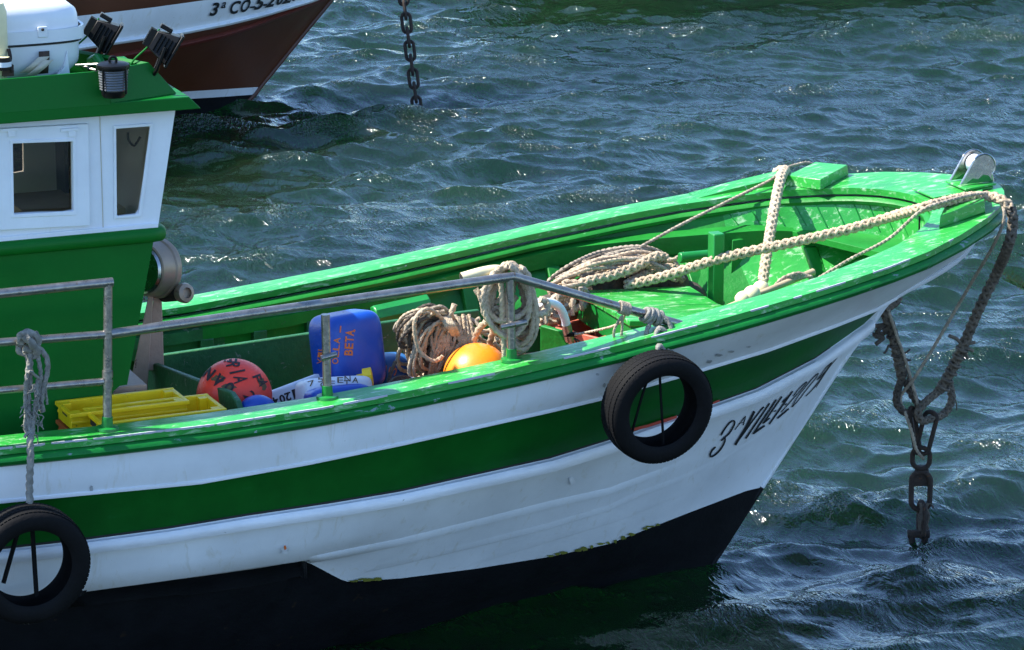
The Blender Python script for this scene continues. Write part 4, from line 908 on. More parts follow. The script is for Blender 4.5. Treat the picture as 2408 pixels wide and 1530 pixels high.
for (x0, y0, x1, y1) in ((2120, 830, 2140, 822), (2125, 838, 2142, 848), (2090, 812, 2078, 832), (2128, 905, 2138, 880)): mb.tube(spline([at(x0, y0, .01), at((x0 + x1) / 2, (y0 + y1) / 2 + 4, .0), at(x1, y1, .0)], 4), .006, 'rope_dark', seg=6)
for k in range(5): mb.torus(at(2098 + 6 * k, 790 + 22 * k, .048 - .004 * k), at(2122, 890, .03) - at(2088, 750, .05), .0285, .007, 'rope_dark', seg=18, sg=6)
rope_thing('mooring_hawser', 'pale plaited mooring rope rising from the white floats over the far chock', 'rope', mb)
# light lines beside the hawsers
mb = MB(); twist(mb, [at(1480, 672, .42), at(1550, 630, .45), at(1610, 596, .5)], .009, 'rope_grey'); twist(mb, [at(1505, 582, .55), at(1600, 530, .62), at(1720, 470, .68), at(1812, 424, .74), at(1838, 402, .80), atz(1870, 389, 1.88), Vector((1.0, .92, 1.86)), Vector((1.08, .90, 1.75)), Vector((1.12, .5, 1.42)), at(2086, 726, .05), at(2108, 790, .02), at(2130, 850, .0), at(2165, 975, -.03)], .0085, 'rope_grey')
rope_thing('messenger_line', 'thin grey line running from the rope pile up to the far chock', 'rope', mb)
mb = MB(); twist(mb, [at(1912, 666, -.50), at(1925, 655, -.52), at(2000, 610, -.50), at(2090, 562, -.46), atz(2165, 497, 1.93), atz(2225, 474, 1.965), atz(2300, 457, 1.965), atz(2340, 462, 1.94), at(2362, 505, yq - .04), at(2340, 570, yq + .02), at(2270, 690, -.20), at(2200, 810, -.10), at(2150, 890, -.04), at(2118, 935, .03), at(2130, 975, -.02), at(2145, 1020, -.05), at(2155, 1058, -.05), at(2172, 1080, -.02)], .0085, 'rope_grey')
rope_thing('messenger_line', 'thin dark line led over the near chock and down beside the thick hawser', 'rope', mb)
# chain swivel under the bow
SW = thing('mooring_swivel', at(2162, 1285, -.03), 'rusty swivel and shackles hanging below the bow into the water', 'chain')
def link(mb, c, axis_up, plane_n, L, W, r, m='rust'):
    U_ = Vector(axis_up).normalized(); N_ = Vector(plane_n); N_ = (N_ - U_ * N_.dot(U_)).normalized(); S_ = U_.cross(N_); P = []
    for k in range(28):
        a = 2 * math.pi * k / 28; P.append(Vector(c) + S_ * (W * math.cos(a)) + U_ * ((L - W) * (1 if math.sin(a) >= 0 else -1) + W * math.sin(a)))
    mb.tube(P + [P[0], P[1]], r, m, seg=10, cap=False)
facing = (CAM - at(2160, 1100, 0)).normalized(); fz = Vector((facing.x, facing.y, 0)).normalized()
for (px0, py0, px1, py1, y, nn, wd) in ((2143, 965, 2158, 1060, .0, Vector((.5, -.6, 0)), .030), (2190, 975, 2168, 1062, -.04, Vector((-.6, -.6, 0)), .034)):
    a = at(px0, py0, y); b = at(px1, py1, -.02); mb = MB(); link(mb, (a + b) / 2, a - b, nn, (a - b).length / 2 + .012, wd, .0125); mb.build('shackle', SW)
mb = MB(); a = at(2166, 1078, -.02); link(mb, a, (0, 0, 1), fz, .058, .046, .0135)
mb.build('swivel_eye', SW)
mb = MB(); a = at(2167, 1098, -.02); b = at(2166, 1145, -.02); s_ = CR
mb.prism([a - s_ * .030, a + s_ * .034, b + s_ * .052 , b + s_ * .03, b - s_ * .035, b - s_ * .052], -fz * .045, 'rust'); mb.build('swivel_body', SW, bevel=.008)
mb = MB(); a = at(2165, 1155, -.02); link(mb, a, (0, 0, 1), fz, .105, .050, .0145); mb.build('chain_link', SW)
mb = MB(); a = at(2167, 1222, -.03); link(mb, a, (0, 0, 1), fz.cross(Vector((0, 0, 1))) + fz * .35, .095, .042, .0145); 
mb.build('chain_link', SW)
mb = MB(); a = at(2167, 1188, -.04)
for k in range(7): mb.tube(spline([a + Vector((random.uniform(-.03, .03), -.02, random.uniform(-.01, .02))), a + Vector((random.uniform(-.03, .03), -.03, -.05)), a + Vector((random.uniform(-.03, .03), -.025, -.13))], 5), .009, 'rope_dark', seg=6)
mb.tube(spline([a, a + Vector((.03, -.02, .01)), a + Vector((.055, -.02, -.005)), a + Vector((.06, -.02, -.02))], 4), .005, 'rope_dark', seg=6); mb.build('rope_whipping', SW)
mb = MB(); a = at(2160, 1256, -.03); mb.tube([a - s_ * .058, a, a + s_ * .058], .022, 'rust', seg=12); mb.tube([a - s_ * .04, a - s_ * .035 + Vector((0, 0, -.03)), a - s_ * .02 + Vector((0, 0, -.13))], .018, 'rust', seg=10); mb.tube([a + s_ * .04, a + s_ * .035 + Vector((0, 0, -.03)), a + s_ * .02 + Vector((0, 0, -.13))], .018, 'rust', seg=10); mb.build('shackle', SW)
# rope pile behind the hatch
mb = MB(); rr = random.Random(11)
c0 = [(1275, 680), (1300, 655), (1345, 625), (1410, 596), (1490, 580), (1545, 592), (1590, 622), (1605, 650)]
for k in range(16):
    f = k / 15; jx = rr.uniform(-8, 8); pts = []
    for i, (x, y) in enumerate(c0):
        sag = (y - 672) * (1 - .55 * f * rr.uniform(.6, 1.2)) + 672; pts.append(at(x + jx + rr.uniform(-4, 4) + (15 * f if i < 3 else -10 * f), sag + rr.uniform(-3, 3), .62 - .30 * f + rr.uniform(-.05, .05)))
    twist(mb, pts[(k % 3):], rr.choice((.0095, .011, .010)), rr.choice(('rope_grey', 'rope_grey', 'rope_tan', 'rope_dark')))
for k in range(7):
    x0 = 1290 + 30 * k; pts = [at(x0, 690 - 6 * k + rr.uniform(-6, 6), .35), at(x0 + 60, 652 - 5 * k + rr.uniform(-4, 4), .42), at(x0 + 120, 628 - 3 * k, .46)]; twist(mb, pts, .011, rr.choice(('rope_grey', 'rope_tan')))
mb.braid(spline([at(1340, 690, .25), at(1375, 665, .28), at(1440, 648, .30), at(1500, 625, .33), at(1540, 605, .36), at(1565, 608, .40)], 12), .028, 'rope_tan', pitch=.20)
mb.braid(spline([at(1475, 672, .30), at(1500, 655, .36), at(1540, 638, .40), at(1575, 632, .42), at(1600, 645, .44)], 12), .028, 'rope_tan', pitch=.20)
mb.braid(spline([at(1275, 760, .05), at(1290, 725, .12), at(1320, 695, .20), at(1350, 680, .25), at(1380, 690, .22)], 12), .027, 'rope_tan', pitch=.20)
for k in range(10):
    x = rr.uniform(1280, 1370); y = 745 - (x - 1280) * .55 + rr.uniform(-12, 12); pts = [at(x + rr.uniform(-40, 40), y + rr.uniform(-30, 30), .22 + rr.uniform(-.1, .1)) for _ in range(4)]; twist(mb, pts, .012, rr.choice(('rope_grey', 'rope_tan', 'rope_pale')))
heap = [at(x, y, .50) for x, y in ((1300, 690), (1350, 655), (1420, 628), (1500, 612), (1560, 622), (1600, 655))]
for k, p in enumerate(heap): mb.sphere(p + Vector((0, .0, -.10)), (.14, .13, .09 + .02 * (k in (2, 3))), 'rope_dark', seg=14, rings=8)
rope_thing('rope_pile', 'heap of grey lines and thick plaited rope lying behind the green hatch cover', 'rope', mb)
# white hank hung on the rail corner
def hank(mb, cx, top, n, wid, hgt, y0, y1, r, mats, rr, tilt=0, pinch=.5):
    for k in range(n):
        f = k / max(1, n - 1); y = y0 + (y1 - y0) * f + rr.uniform(-.02, .02); x = cx + tilt * f + rr.uniform(-.08, .08) * wid; W = wid * rr.uniform(.78, 1.08); Hh = hgt * rr.uniform(.78, 1.1); pts = []
        for i in range(10):
            a = 2 * math.pi * i / 10; v = (1 - math.cos(a)) / 2; ww = W * (pinch + (1 - pinch) * v ** .8)
            pts.append(at(x + math.sin(a) * ww / 1.0 + rr.uniform(-4, 4), top + v * Hh + rr.uniform(-5, 5), y + rr.uniform(-.02, .02)))
        twist(mb, pts, r * rr.uniform(.9, 1.1), rr.choice(mats), closed=True)
rr = random.Random(5); mb = MB()
hank(mb, 1192, 624, 17, 62, 155, -.93, -.72, .0125, ('rope_pale', 'rope_tan', 'rope_pale'), rr, tilt=10)
hank(mb, 1225, 632, 8, 42, 180, -.90, -.74, .0125, ('rope_pale', 'rope_tan'), rr)
for pts in ([at(1133, 680, -.78), at(1150, 715, -.80), at(1166, 735, -.86), at(1200, 740, -.86), at(1235, 725, -.82)], [at(1118, 660 + 20, -.80), at(1130, 700, -.82), at(1140, 728, -.84), at(1165, 752, -.86), at(1215, 758, -.84)],
            [at(1165, 712, -.86), at(1185, 700, -.88), at(1205, 712, -.88), at(1190, 732, -.88), at(1165, 724, -.87), at(1150, 740, -.86)], [at(1143, 760, -.78), at(1160, 745, -.84), at(1190, 720, -.88), at(1215, 700, -.86)],
            [at(1178, 648, -.955), at(1180, 700, -.93), at(1182, 770, -.92), at(1188, 850, -.92), at(1192, 868, -.92)]): twist(mb, pts, .013, 'rope_pale')
for pts in ([at(1110, 830, -.62), at(1118, 790, -.66), at(1140, 760, -.72), at(1170, 752, -.78)], [at(1150, 815, -.62), at(1160, 780, -.68), at(1180, 762, -.74)], [at(1185, 810, -.62), at(1180, 790, -.66), at(1176, 762, -.72)]): twist(mb, pts, .015, 'rope_tan')
twist(mb, [at(1270, 705, -.72), at(1286, 712, -.72), at(1282, 735, -.74), at(1262, 742, -.78), at(1235, 744, -.80)], .0165, 'rope_pale')
rope_thing('rope_hank', 'hank of pale laid rope hung over the railing corner above the orange buoy', 'rope', mb)
# grey coil beside it
rr = random.Random(9); mb = MB(); G = (1052, 760)
for k in range(64):
    ang = math.radians(rr.uniform(100, 235)); L = rr.uniform(75, 132); w_ = rr.uniform(10, 26); y = rr.uniform(-.54, -.30); dx, dy = math.cos(ang) * L, abs(math.sin(ang)) * L * (1.0 if math.sin(ang) > 0 else -.35) + 14
    nx, ny = -dy / L * w_, dx / L * w_; g_ = (G[0] + rr.uniform(-14, 26), G[1] + rr.uniform(-10, 12))
    pts = [at(*g_, y - .02), at(g_[0] + dx * .4 + nx, g_[1] + dy * .30 + ny - 14, y - .06), at(g_[0] + dx * .85 + nx, g_[1] + dy * .8 + ny, y - .03), at(g_[0] + dx, g_[1] + dy + 8, y), at(g_[0] + dx * .8 - nx, g_[1] + dy * .95 - ny, y + .05), at(g_[0] + dx * .35 - nx * .6, g_[1] + dy * .55 - ny * .6, y + .04)]
    twist(mb, pts, rr.choice((.0075, .0085, .0095)), rr.choice(('rope_grey', 'rope_tan', 'rope_tan', 'rope_pale', 'rope_dark')), closed=True)
for k in range(26):
    x = rr.uniform(1020, 1105); pts = [at(x, 750 + rr.uniform(-12, 12), -.5), at(x + rr.uniform(-10, 25), 800, -.56), at(x + rr.uniform(-20, 30), 850, -.54), at(x + rr.uniform(-30, 10), 890, -.5)]; twist(mb, pts, .0085, rr.choice(('rope_grey', 'rope_tan', 'rope_pale')))
twist(mb, [at(1060, 770, -.60), at(1010, 728, -.64), at(978, 748, -.66), at(976, 790, -.66), at(990, 830, -.66), at(1020, 850, -.66), at(1042, 838, -.64)], .010, 'rope_tan')
twist(mb, [at(1045, 775, -.58), at(1058, 745, -.60), at(1070, 714, -.60)], .013, 'rope_pale'); twist(mb, [at(930, 850, -.50), at(918, 880, -.50), at(912, 902, -.50)], .009, 'rope_dark')
for k in range(5): twist(mb, [at(1040 + 4 * k, 748, -.60), at(1052 + 4 * k, 768, -.64), at(1066 + 3 * k, 788, -.60)], .011, 'rope_pale')
for k in range(20):
    x = rr.uniform(1050, 1170); y = rr.uniform(735, 830); yy = rr.uniform(-.55, -.25); twist(mb, [at(x, y, yy), at(x + rr.uniform(-40, 40), y + rr.uniform(10, 40), yy - .04), at(x + rr.uniform(-50, 60), y + rr.uniform(20, 80), yy), at(x + rr.uniform(-30, 80), y + rr.uniform(30, 110), yy + .04)], .0095, rr.choice(('rope_tan', 'rope_pale', 'rope_grey')))
rope_thing('rope_coil', 'bundled coil of thin grey rope standing between blue cans and orange buoy', 'rope', mb)
# small bits of line forward on the near side, the pole and the string of floats
mb = MB()
for k in range(5): twist(mb, [at(1800 + 4 * k, 700 - 3 * k, -.45), at(1835, 672 - 4 * k + rr.uniform(-3, 3), -.47), at(1880, 655 - 3 * k, -.5), at(1908 + 3 * k, 652 + 3 * k, -.52), at(1900, 668, -.5)], .0085, 'rope_grey')
rope_thing('line_coil', 'small coil of thin grey line lying inside the near bulwark by the bow', 'rope', mb)
mb = MB(); a = at(1600, 768, -.80); b = at(1912, 640, -.42); mb.tube([a, a.lerp(b, .3), a.lerp(b, .6), b], .018, 'wood_pole', seg=10, taper=lambda t: .55 + .45 * t)
tag(mb.build('wooden_pole', None), 'weathered wooden pole lying under the near gunwale beside the floats', 'pole')
for (px, py, r, lab) in ((1747, 704, .040, 'lowest of three small white net floats beside the pole'), (1768, 693, .044, 'middle of three small white net floats beside the pole'), (1789, 680, .042, 'topmost of three small white net floats at the pale hawser end')):
    mb = MB(); c = at(px, py, -.62 + (.12 if px > 1780 else 0)); mb.lathe([(-r, .008), (-r * .9, r * .5), (-r * .5, r * .9), (0, r), (r * .5, r * .9), (r * .9, r * .5), (r, .008)], c, Vector((.7, .3, .3)), 'cream_plastic', seg=20); tag(mb.build('net_float', None), lab, 'float', 'white net floats')
mb = MB(); mb.tube(spline([at(1085, 655, -.86), at(1130, 642, -.86), at(1165, 636, -.86), at(1185, 640, -.84)], 8), .026, 'cream_plastic', seg=16, cap=False); mb.tube(spline([at(1085, 655, -.86), at(1130, 642, -.86), at(1165, 636, -.86), at(1185, 640, -.84)], 8), .020, 'cabin_dark', seg=12)
tag(mb.build('hose_offcut', None), 'short length of pale yellow hose sitting on the railing under the hank', 'hose')
bp = thing('bent_pipe', at(1345, 815, -.35), 'curved pale pipe with a dark sleeve standing beside the red hatch', 'pipe')
mb = MB(); mb.tube(spline([at(1268, 712, -.50), at(1292, 712, -.45), at(1314, 722, -.42), at(1327, 745, -.40), at(1333, 772, -.38)], 8), .021, 'white_plastic', seg=14); mb.build('pipe_bend', bp)
mb = MB(); mb.tube([at(1331, 762, -.385), at(1336, 785, -.37), at(1340, 800, -.36)], .024, 'steel', seg=14); mb.torus(at(1340, 786, -.37), (0, .3, 1), .026, .008, 'black_plastic', seg=16, sg=6); mb.torus(at(1341, 790, -.37), (0.1, .3, 1), .027, .008, 'black_plastic', seg=16, sg=6); mb.build('sleeve', bp)
mb = MB(); mb.tube([at(1342, 798, -.36), at(1348, 830, -.33), at(1352, 860, -.30)], .015, 'steel', seg=10); mb.build('stem', bp)
mb = MB(); twist(mb, [at(1352, 788, -.40), at(1400, 778, -.50), at(1440, 768, -.62), at(1462, 756, -.80), at(1470, 738, -.99)], .006, 'rope_pale')
twist(mb, [at(1350, 796, -.37), at(1366, 806, -.38), at(1376, 825, -.38)], .004, 'rope_dark'); twist(mb, [at(1350, 796, -.37), at(1360, 812, -.38), at(1366, 830, -.38)], .004, 'rope_dark')
rope_thing('lashing_line', 'thin pale line stretched from the bent pipe to the railing', 'rope', mb)
mb = MB(); ax_ = (k1 - k0).normalized()
for k in range(6): mb.torus(k0.lerp(k1, .655 + .010 * k), ax_ + Vector((0, 0, .15)), .027, .0065, 'rope_grey', seg=18, sg=6)
c = k0.lerp(k1, .68)
for j in range(2): twist(mb, [c + Vector((-.02, -.02, -.03)), c + Vector((-.05 + .04 * j, -.0, -.10)), c + Vector((-.045 + .03 * j, .01, -.17)), c + Vector((-.04 + .03 * j, .02, -.235))], .0065, 'rope_grey')
twist(mb, [c + Vector((.04, -.02, -.02)), c + Vector((.10, -.02, -.035)), c + Vector((.15, -.02, -.03))], .0065, 'rope_dark')
rope_thing('rail_lashing', 'dark cord whipped round the sloping end of the railing', 'rope', mb)

# ---------------------------------------------------------------- tyre fenders
def tyre(c, axis, R, label, worn=None):
    t = thing('tyre_fender', c, label, 'tyre', 'tyre fenders hung on the near side'); A = Vector(axis).normalized(); wdt = .165
    prof = [(-.40, .66), (-.46, .70), (-.50, .78), (-.49, .88), (-.43, .955), (-.30, .985), (0, 1.0), (.30, .985), (.43, .955), (.49, .88), (.50, .78), (.46, .70), (.40, .66), (.36, .69), (.40, .80), (.34, .90), (0, .93), (-.34, .90), (-.40, .80), (-.36, .69), (-.40, .66)]
    b = MB(); b.lathe([(a * wdt, r * R) for a, r in prof], c, A, 'rubber', seg=96); b.build('casing', t, angle=60)
    N = A.orthogonal().normalized(); Bn = A.cross(N); tb = MB()
    for k in range(84):
        a = 2 * math.pi * k / 84
        for off, sk in ((-.30, .3), (-.10, -.25), (.10, .25), (.30, -.3)):
            d = N * math.cos(a + sk * .05) + Bn * math.sin(a + sk * .05); tg = A.cross(d); tb.box(Vector(c) + d * (R * (.995 if abs(off) < .2 else .982)) + A * (off * wdt), (.004, .020, R * .056), 'rubber', ax=(d, A, tg))
    tb.build('tread', t, smooth=False)
    return t
tyc = at(1545, 957, -1.195); ty1 = tyre(tyc, (0.05, -1, -.10), .270, 'worn black tyre hanging on the bow quarter beside the registration')
b = MB(); q = tyc; tie = at(1549, 828, -1.14)
for dx in (-.05, .012): 
    b.tube(spline([tie + Vector((dx * .2, 0, -.02)), q + Vector((dx * 1.3, .0, .10)), q + Vector((dx * 2.6, .0, -.12)), q + Vector((dx * 2.9, .0, -.19))], 5), .0065, 'rubber', seg=7)
b.build('hanging_rope', ty1)
b = MB(); kx = k0.lerp(k1, .865); rr = random.Random(4)
for k in range(5): b.torus(k0.lerp(k1, .81 + .022 * k), ax_ + Vector((rr.uniform(-.3, .3), 0, rr.uniform(-.3, .3))), .031 + .004 * (k % 2), .0105, 'rope_lash', seg=20, sg=7)
twist(b, [kx + Vector((.02, -.02, .02)), kx + Vector((.06, -.05, -.03)), kx + Vector((.05, -.08, -.10)), kx + Vector((.0, -.10, -.13)), kx + Vector((-.03, -.09, -.08)), kx + Vector((.0, -.07, -.04)), kx + Vector((.04, -.08, -.07))], .0125, 'rope_lash')
twist(b, [kx + Vector((-.02, -.02, -.01)), kx + Vector((-.06, -.05, -.06)), kx + Vector((-.06, -.07, -.12))], .011, 'rope_lash')
twist(b, [kx + Vector((.0, -.09, -.09)), kx + Vector((.02, -.125, -.14)), kx + Vector((.03, -.155, -.20)), tie + Vector((0, -.01, .03)), tie + Vector((-.01, -.02, -.02))], .0135, 'rope_lash')
twist(b, [kx + Vector((.01, -.09, -.10)), kx + Vector((.04, -.125, -.15)), kx + Vector((.035, -.155, -.21)), tie + Vector((.01, -.03, .0))], .011, 'rope_lash')
b.build('fender_rope', ty1, angle=75)
tyc2 = at(68, 1326, -1.235); ty2 = tyre(tyc2, (0.04, -1, -.06), .270, 'black tyre hanging below the left railing rope, cut by the photo edge')
b = MB(); top2 = at(66, 802, -.99)
for p0, p1 in (((44, 1245), (8, 1372)), ((76, 1245), (86, 1402))): b.tube(spline([at(*p0, -1.20), at((p0[0] + p1[0]) / 2, (p0[1] + p1[1]) / 2, -1.19), at(*p1, -1.20)], 5), .011, 'rubber', seg=8)
b.tube(spline([at(4, 1452, -1.18), at(40, 1463, -1.19), at(75, 1465, -1.19)], 5), .008, 'rope_lash', seg=6); b.build('hanging_rope', ty2)
b = MB(); rr = random.Random(2)
twist(b, [at(50, 808, -1.01), at(48, 792, -1.02), at(62, 784, -1.03), at(82, 790, -1.03), at(88, 806, -1.02), at(72, 822, -1.02), at(56, 820, -1.02)], .018, 'rope_lash')
twist(b, [at(58, 790, -1.04), at(72, 806, -1.05), at(86, 826, -1.03), at(80, 838, -1.01), at(62, 832, -1.0), at(48, 826, -.98), at(50, 812, -.96), at(70, 792, -.95), at(84, 788, -.99)], .018, 'rope_lash')
def strand(pts, r, m='rope_lash'): twist(b, [at(x + rr.uniform(-2, 2), y, yy) for x, y, yy in pts], r * .82, m)
strand([(66, 835, -1.01), (68, 880, -1.02), (66, 930, -1.03), (70, 985, -1.05), (72, 1020, -1.08), (70, 1040, -1.12), (71, 1080, -1.14), (70, 1140, -1.16), (70, 1190, -1.20)], .019)
strand([(72, 830, -1.02), (64, 880, -1.04), (62, 930, -1.04), (64, 985, -1.06), (70, 1015, -1.08)], .013)
strand([(86, 826, -1.02), (92, 865, -1.03), (94, 890, -1.03), (90, 930, -1.03), (84, 970, -1.04), (76, 1010, -1.06), (66, 1026, -1.07)], .012)
strand([(90, 815, -1.02), (108, 838, -1.03), (113, 866, -1.03), (106, 900, -1.03), (98, 930, -1.03), (96, 955, -1.03), (100, 970, -1.03)], .0145)
strand([(94, 890, -1.03), (88, 910, -1.04), (86, 945, -1.05), (80, 985, -1.06), (76, 1022, -1.08)], .013); strand([(62, 880, -1.04), (72, 874, -1.06), (82, 882, -1.05), (94, 893, -1.04)], .008)
strand([(60, 975, -1.05), (58, 1000, -1.07), (62, 1024, -1.08)], .009); strand([(70, 1015, -1.08), (60, 1024, -1.09), (57, 1030, -1.09)], .009); strand([(104, 905, -1.03), (108, 940, -1.03), (112, 952, -1.03)], .007)
for k in range(46):
    x = rr.uniform(58, 100); y = rr.uniform(900, 1030); b.tube([at(x, y, -1.06), at(x + rr.uniform(-10, 10), y + rr.uniform(4, 16), -1.07), at(x + rr.uniform(-14, 14), y + rr.uniform(8, 26), -1.07)], .0028, 'rope_lash', seg=4)
b.build('fender_rope', ty2, angle=75)

# ---------------------------------------------------------------- crates, buoys, cans in the pen
def crate(name, c, L, W, H, m, label, group, rim=.02, rot=0.0, handle_m='cabin_dark'):
    t = thing(name, c, label, 'crate', group); X = Vector((math.cos(rot), math.sin(rot), 0)); Y = Vector((-math.sin(rot), math.cos(rot), 0)); Z = Vector((0, 0, 1)); th = .010
    b = MB(); o = Vector(c)
    def bx(cx, cy, cz, sx, sy, szz): b.box(o + X * cx + Y * cy + Z * cz, (sx, sy, szz), m, ax=(X, Y, Z))
    bx(0, 0, .006, L - .02, W - .02, .010)
    for s in (-1, 1): bx(0, s * (W / 2 - th / 2), H / 2, L, th, H - .004)
    for s in (-1, 1):
        e = s * (L / 2 - th / 2)
        bx(e, 0, H / 2, th, W - 2 * th - .002, H - .006); b.box(o + X * s * (L / 2 + .0005) + Z * H * .66, (.003, W * .34, H * .22), handle_m, ax=(X, Y, Z))  # dark box stands in for the shade of an open hand slot
        for q in (-1, 1): bx(s * (L / 2 - .030), q * (W / 2 - .030), H * .5, .040, .040, H * .94)
    o_ = b.build('body', t, bevel=.003, bseg=1, smooth=False); b = MB()
    for s in (-1, 1): b.box(o + Y * s * (W / 2 + .004) + Z * (H - .010), (L + .022, .020, .020), m, ax=(X, Y, Z)); 
    for s in (-1, 1): b.box(o + X * s * (L / 2 + .001) + Z * (H - .011), (.020, W - .013, .018), m, ax=(X, Y, Z))
    for s in (-1, 1): b.box(o + Y * s * (W / 2 + .003) + Z * H * .45, (L + .006, .010, .014), m, ax=(X, Y, Z))
    b.build('rim', t, bevel=.004, bseg=2, smooth=False); return t
pA = [atz(x, y, 1.40) for x, y in ((205, 960), (480, 928), (540, 965), (265, 1000))]; cA = (pA[0] + pA[1]) / 2; rot = math.atan2((pA[1] - pA[0]).y, (pA[1] - pA[0]).x); LL = (pA[1] - pA[0]).length + .02; WW = .25
hC = .125; cA = cA + Vector((math.sin(rot), -math.cos(rot), 0)) * WW / 2
crate('fish_crate', Vector((cA.x, cA.y, 1.40 - hC)), LL, WW, hC, 'yellow_plastic', 'yellow fish crate nearest the gunwale, topmost of its stack', 'fish crates by the wheelhouse', rot=rot)
crate('fish_crate', Vector((cA.x, cA.y, 1.40 - 2 * hC + .03)), LL, WW, hC - .02, 'pale_plastic', 'pale lime fish crate under the nearest yellow crate', 'fish crates by the wheelhouse', rot=rot)
crate('fish_crate', Vector((cA.x, cA.y, 1.40 - 3 * hC + .06)), LL, WW, hC - .02, 'yellow_plastic', 'yellow fish crate at the bottom of the near stack', 'fish crates by the wheelhouse', rot=rot)
pB = [atz(x, y, 1.405) for x, y in ((137, 945), (402, 912))]; dB = (pB[1] - pB[0]); cB = (pB[0] + pB[1]) / 2 + Vector((math.sin(rot), -math.cos(rot), 0)) * .11
zB = 1.405
crate('fish_crate', Vector((cB.x, cB.y, zB - .085)), dB.length, .215, .085, 'yellow_plastic', 'yellow fish crate against the wheelhouse on top of an orange one', 'fish crates by the wheelhouse', rot=rot)
crate('fish_crate', Vector((cB.x, cB.y, zB - .18)), dB.length, .215, .09, 'orange_plastic', 'orange fish crate right under the rear yellow crate', 'fish crates by the wheelhouse', rot=rot)
crate('fish_crate', Vector((cB.x, cB.y, zB - .275)), dB.length, .215, .09, 'orange_plastic', 'orange fish crate at the bottom of the rear stack', 'fish crates by the wheelhouse', rot=rot)
pC = [atz(x, y, 1.27) for x, y in ((-90, 1012), (262, 986))]
pC0 = atz(232, 987, 1.25); crate('fish_crate', Vector((pC0.x - .36, pC0.y - .17, 1.10)), .66, .34, .15, 'white_plastic', 'white fish crate beside the yellow crates at the left edge', 'fish crates by the wheelhouse', rot=0.02)
# red buoy
rb = thing('round_buoy', at(551, 935, -.42), 'red-orange round buoy with black hand lettering beside the pen board', 'buoy')
c = at(551, 933, -.42); b = MB(); b.sphere(c, .180, 'red_buoy', seg=48, rings=32); b.build('ball', rb); RB = bvh([b]); b = MB()
def z32(X, Y): return (X * .24414 + 411.5, Y * .24414 + 793.7)
def lett(mb, tree, ch, cx, cy, w_, h__, ang, m, bold=.02, f=z32, skew=0, lift=.003):
    a = math.radians(ang); ux, uy = math.cos(a), math.sin(a); vx, vy = math.sin(a), -math.cos(a); q = []
    for i, j in ((-.5, -.5), (.5, -.5), (-.5, .5), (.5, .5)): q.append(f(cx + ux * w_ * i + vx * h__ * j, cy + uy * w_ * i + vy * h__ * j))
    write_on(mb, tree, ch, q, m, bold, lift)
lett(b, RB, 'E', 535, 216, 62, 130, 100, 'marker_black'); lett(b, RB, 'R', 560, 268, 62, 130, 98, 'marker_black'); lett(b, RB, 'I', 600, 335, 18, 150, 78, 'marker_black', .01); lett(b, RB, 'A', 632, 408, 72, 135, 82, 'marker_black'); lett(b, RB, '2', 718, 568, 84, 105, 60, 'marker_black', .01)
lett(b, RB, 'F', 790, 395, 60, 80, 70, 'marker_black', .02); lett(b, RB, 'A', 845, 440, 60, 90, 75, 'marker_black', .02)
lett(b, RB, 'N', 330, 350, 80, 130, 40, 'marker_black', .05); lett(b, RB, 'V', 420, 420, 80, 130, 40, 'marker_black', .05); lett(b, RB, 'O', 520, 490, 80, 120, 40, 'marker_black', .05); lett(b, RB, 'E', 290, 300, 60, 110, 40, 'marker_black', .05)
b.build('lettering', rb, smooth=False)
b = MB()
for i, (x, y, rx, ry) in enumerate(((330, 340, 75, 45), (420, 405, 70, 45), (520, 485, 75, 40), (270, 300, 45, 35), (830, 430, 40, 45), (860, 480, 30, 40))): blob(*z32(x, y), rx * .244, ry * .244, 'marker_brown', RB, .0015, n=13, seed=i, mb=b)
b.build('grime', rb, smooth=False)
# orange buoy
ob = thing('round_buoy', at(1122, 900, -.74), 'plain bright orange round buoy behind the rightmost railing post', 'buoy')
b = MB(); b.sphere(at(1122, 886, -.74), (.163, .163, .160), 'orange_buoy', seg=48, rings=32); b.build('ball', ob)
b = MB(); b.lathe([(0, .03), (.03, .028), (.04, .015), (.041, .002)], at(1122, 886, -.74) + Vector((.10, .10, .085)) , (.6, .6, .5), 'orange_buoy', seg=16); b.build('neck', ob)
# blue buoy half hidden by the gunwale
b = MB(); b.sphere(at(606, 972, -.72), (.095, .09, .085), 'blue_plastic', seg=28, rings=18); tag(b.build('net_float', None), 'small blue float just showing above the gunwale below the red buoy', 'float')
# jerrycans
def can(name, pts8, m, label, cat='jerrycan'):
    t = thing(name, sum(pts8, Vector()) / 8 + Vector((0, 0, -.1)), label, cat); b = MB(); b.hexa(pts8[:4], pts8[4:], m); o = b.build('body', t, bevel=.045, bseg=5, angle=60); return t, b
def rounded(mb, c, X, Y, Z, hx, hy, hz, m, p=.45, seg=40, rings=22): mb.sphere(c, (hx, hy, hz), m, seg=seg, rings=rings, ax=(X, Y, Z), power=p)
def basis(z_, x_):
    Z = Vector(z_).normalized(); X = Vector(x_); X = (X - Z * X.dot(Z)).normalized(); return X, Z.cross(X), Z
jc = thing('jerrycan', at(815, 905, -.30), 'large blue jerrycan with orange lettering lying behind the middle railing post', 'jerrycan')
X, Y, Z = basis((-.05, .16, 1), (1, .22, .12)); c = at(817, 826, -.28); b = MB(); rounded(b, c, X, Y, Z, .158, .12, .19, 'blue_plastic', .36); b.build('body', jc, angle=70); JB = bvh([b])
def z31(X_, Y_): return (X_ * .30736 + 587.9, Y_ * .30736 + 529.1)
b = MB(); word = 'BETA'
for i, ch_ in enumerate(word): lett(b, JB, ch_, 752 + (3 * i), 978 - 50 * i, 44, 66, -86, 'paint_orange', .03, z31)
for i, ch_ in enumerate('OLLA'): lett(b, JB, ch_, 652 + 4 * i, 1042 - 52 * i, 46, 48, -84, 'paint_orange', .02, z31)
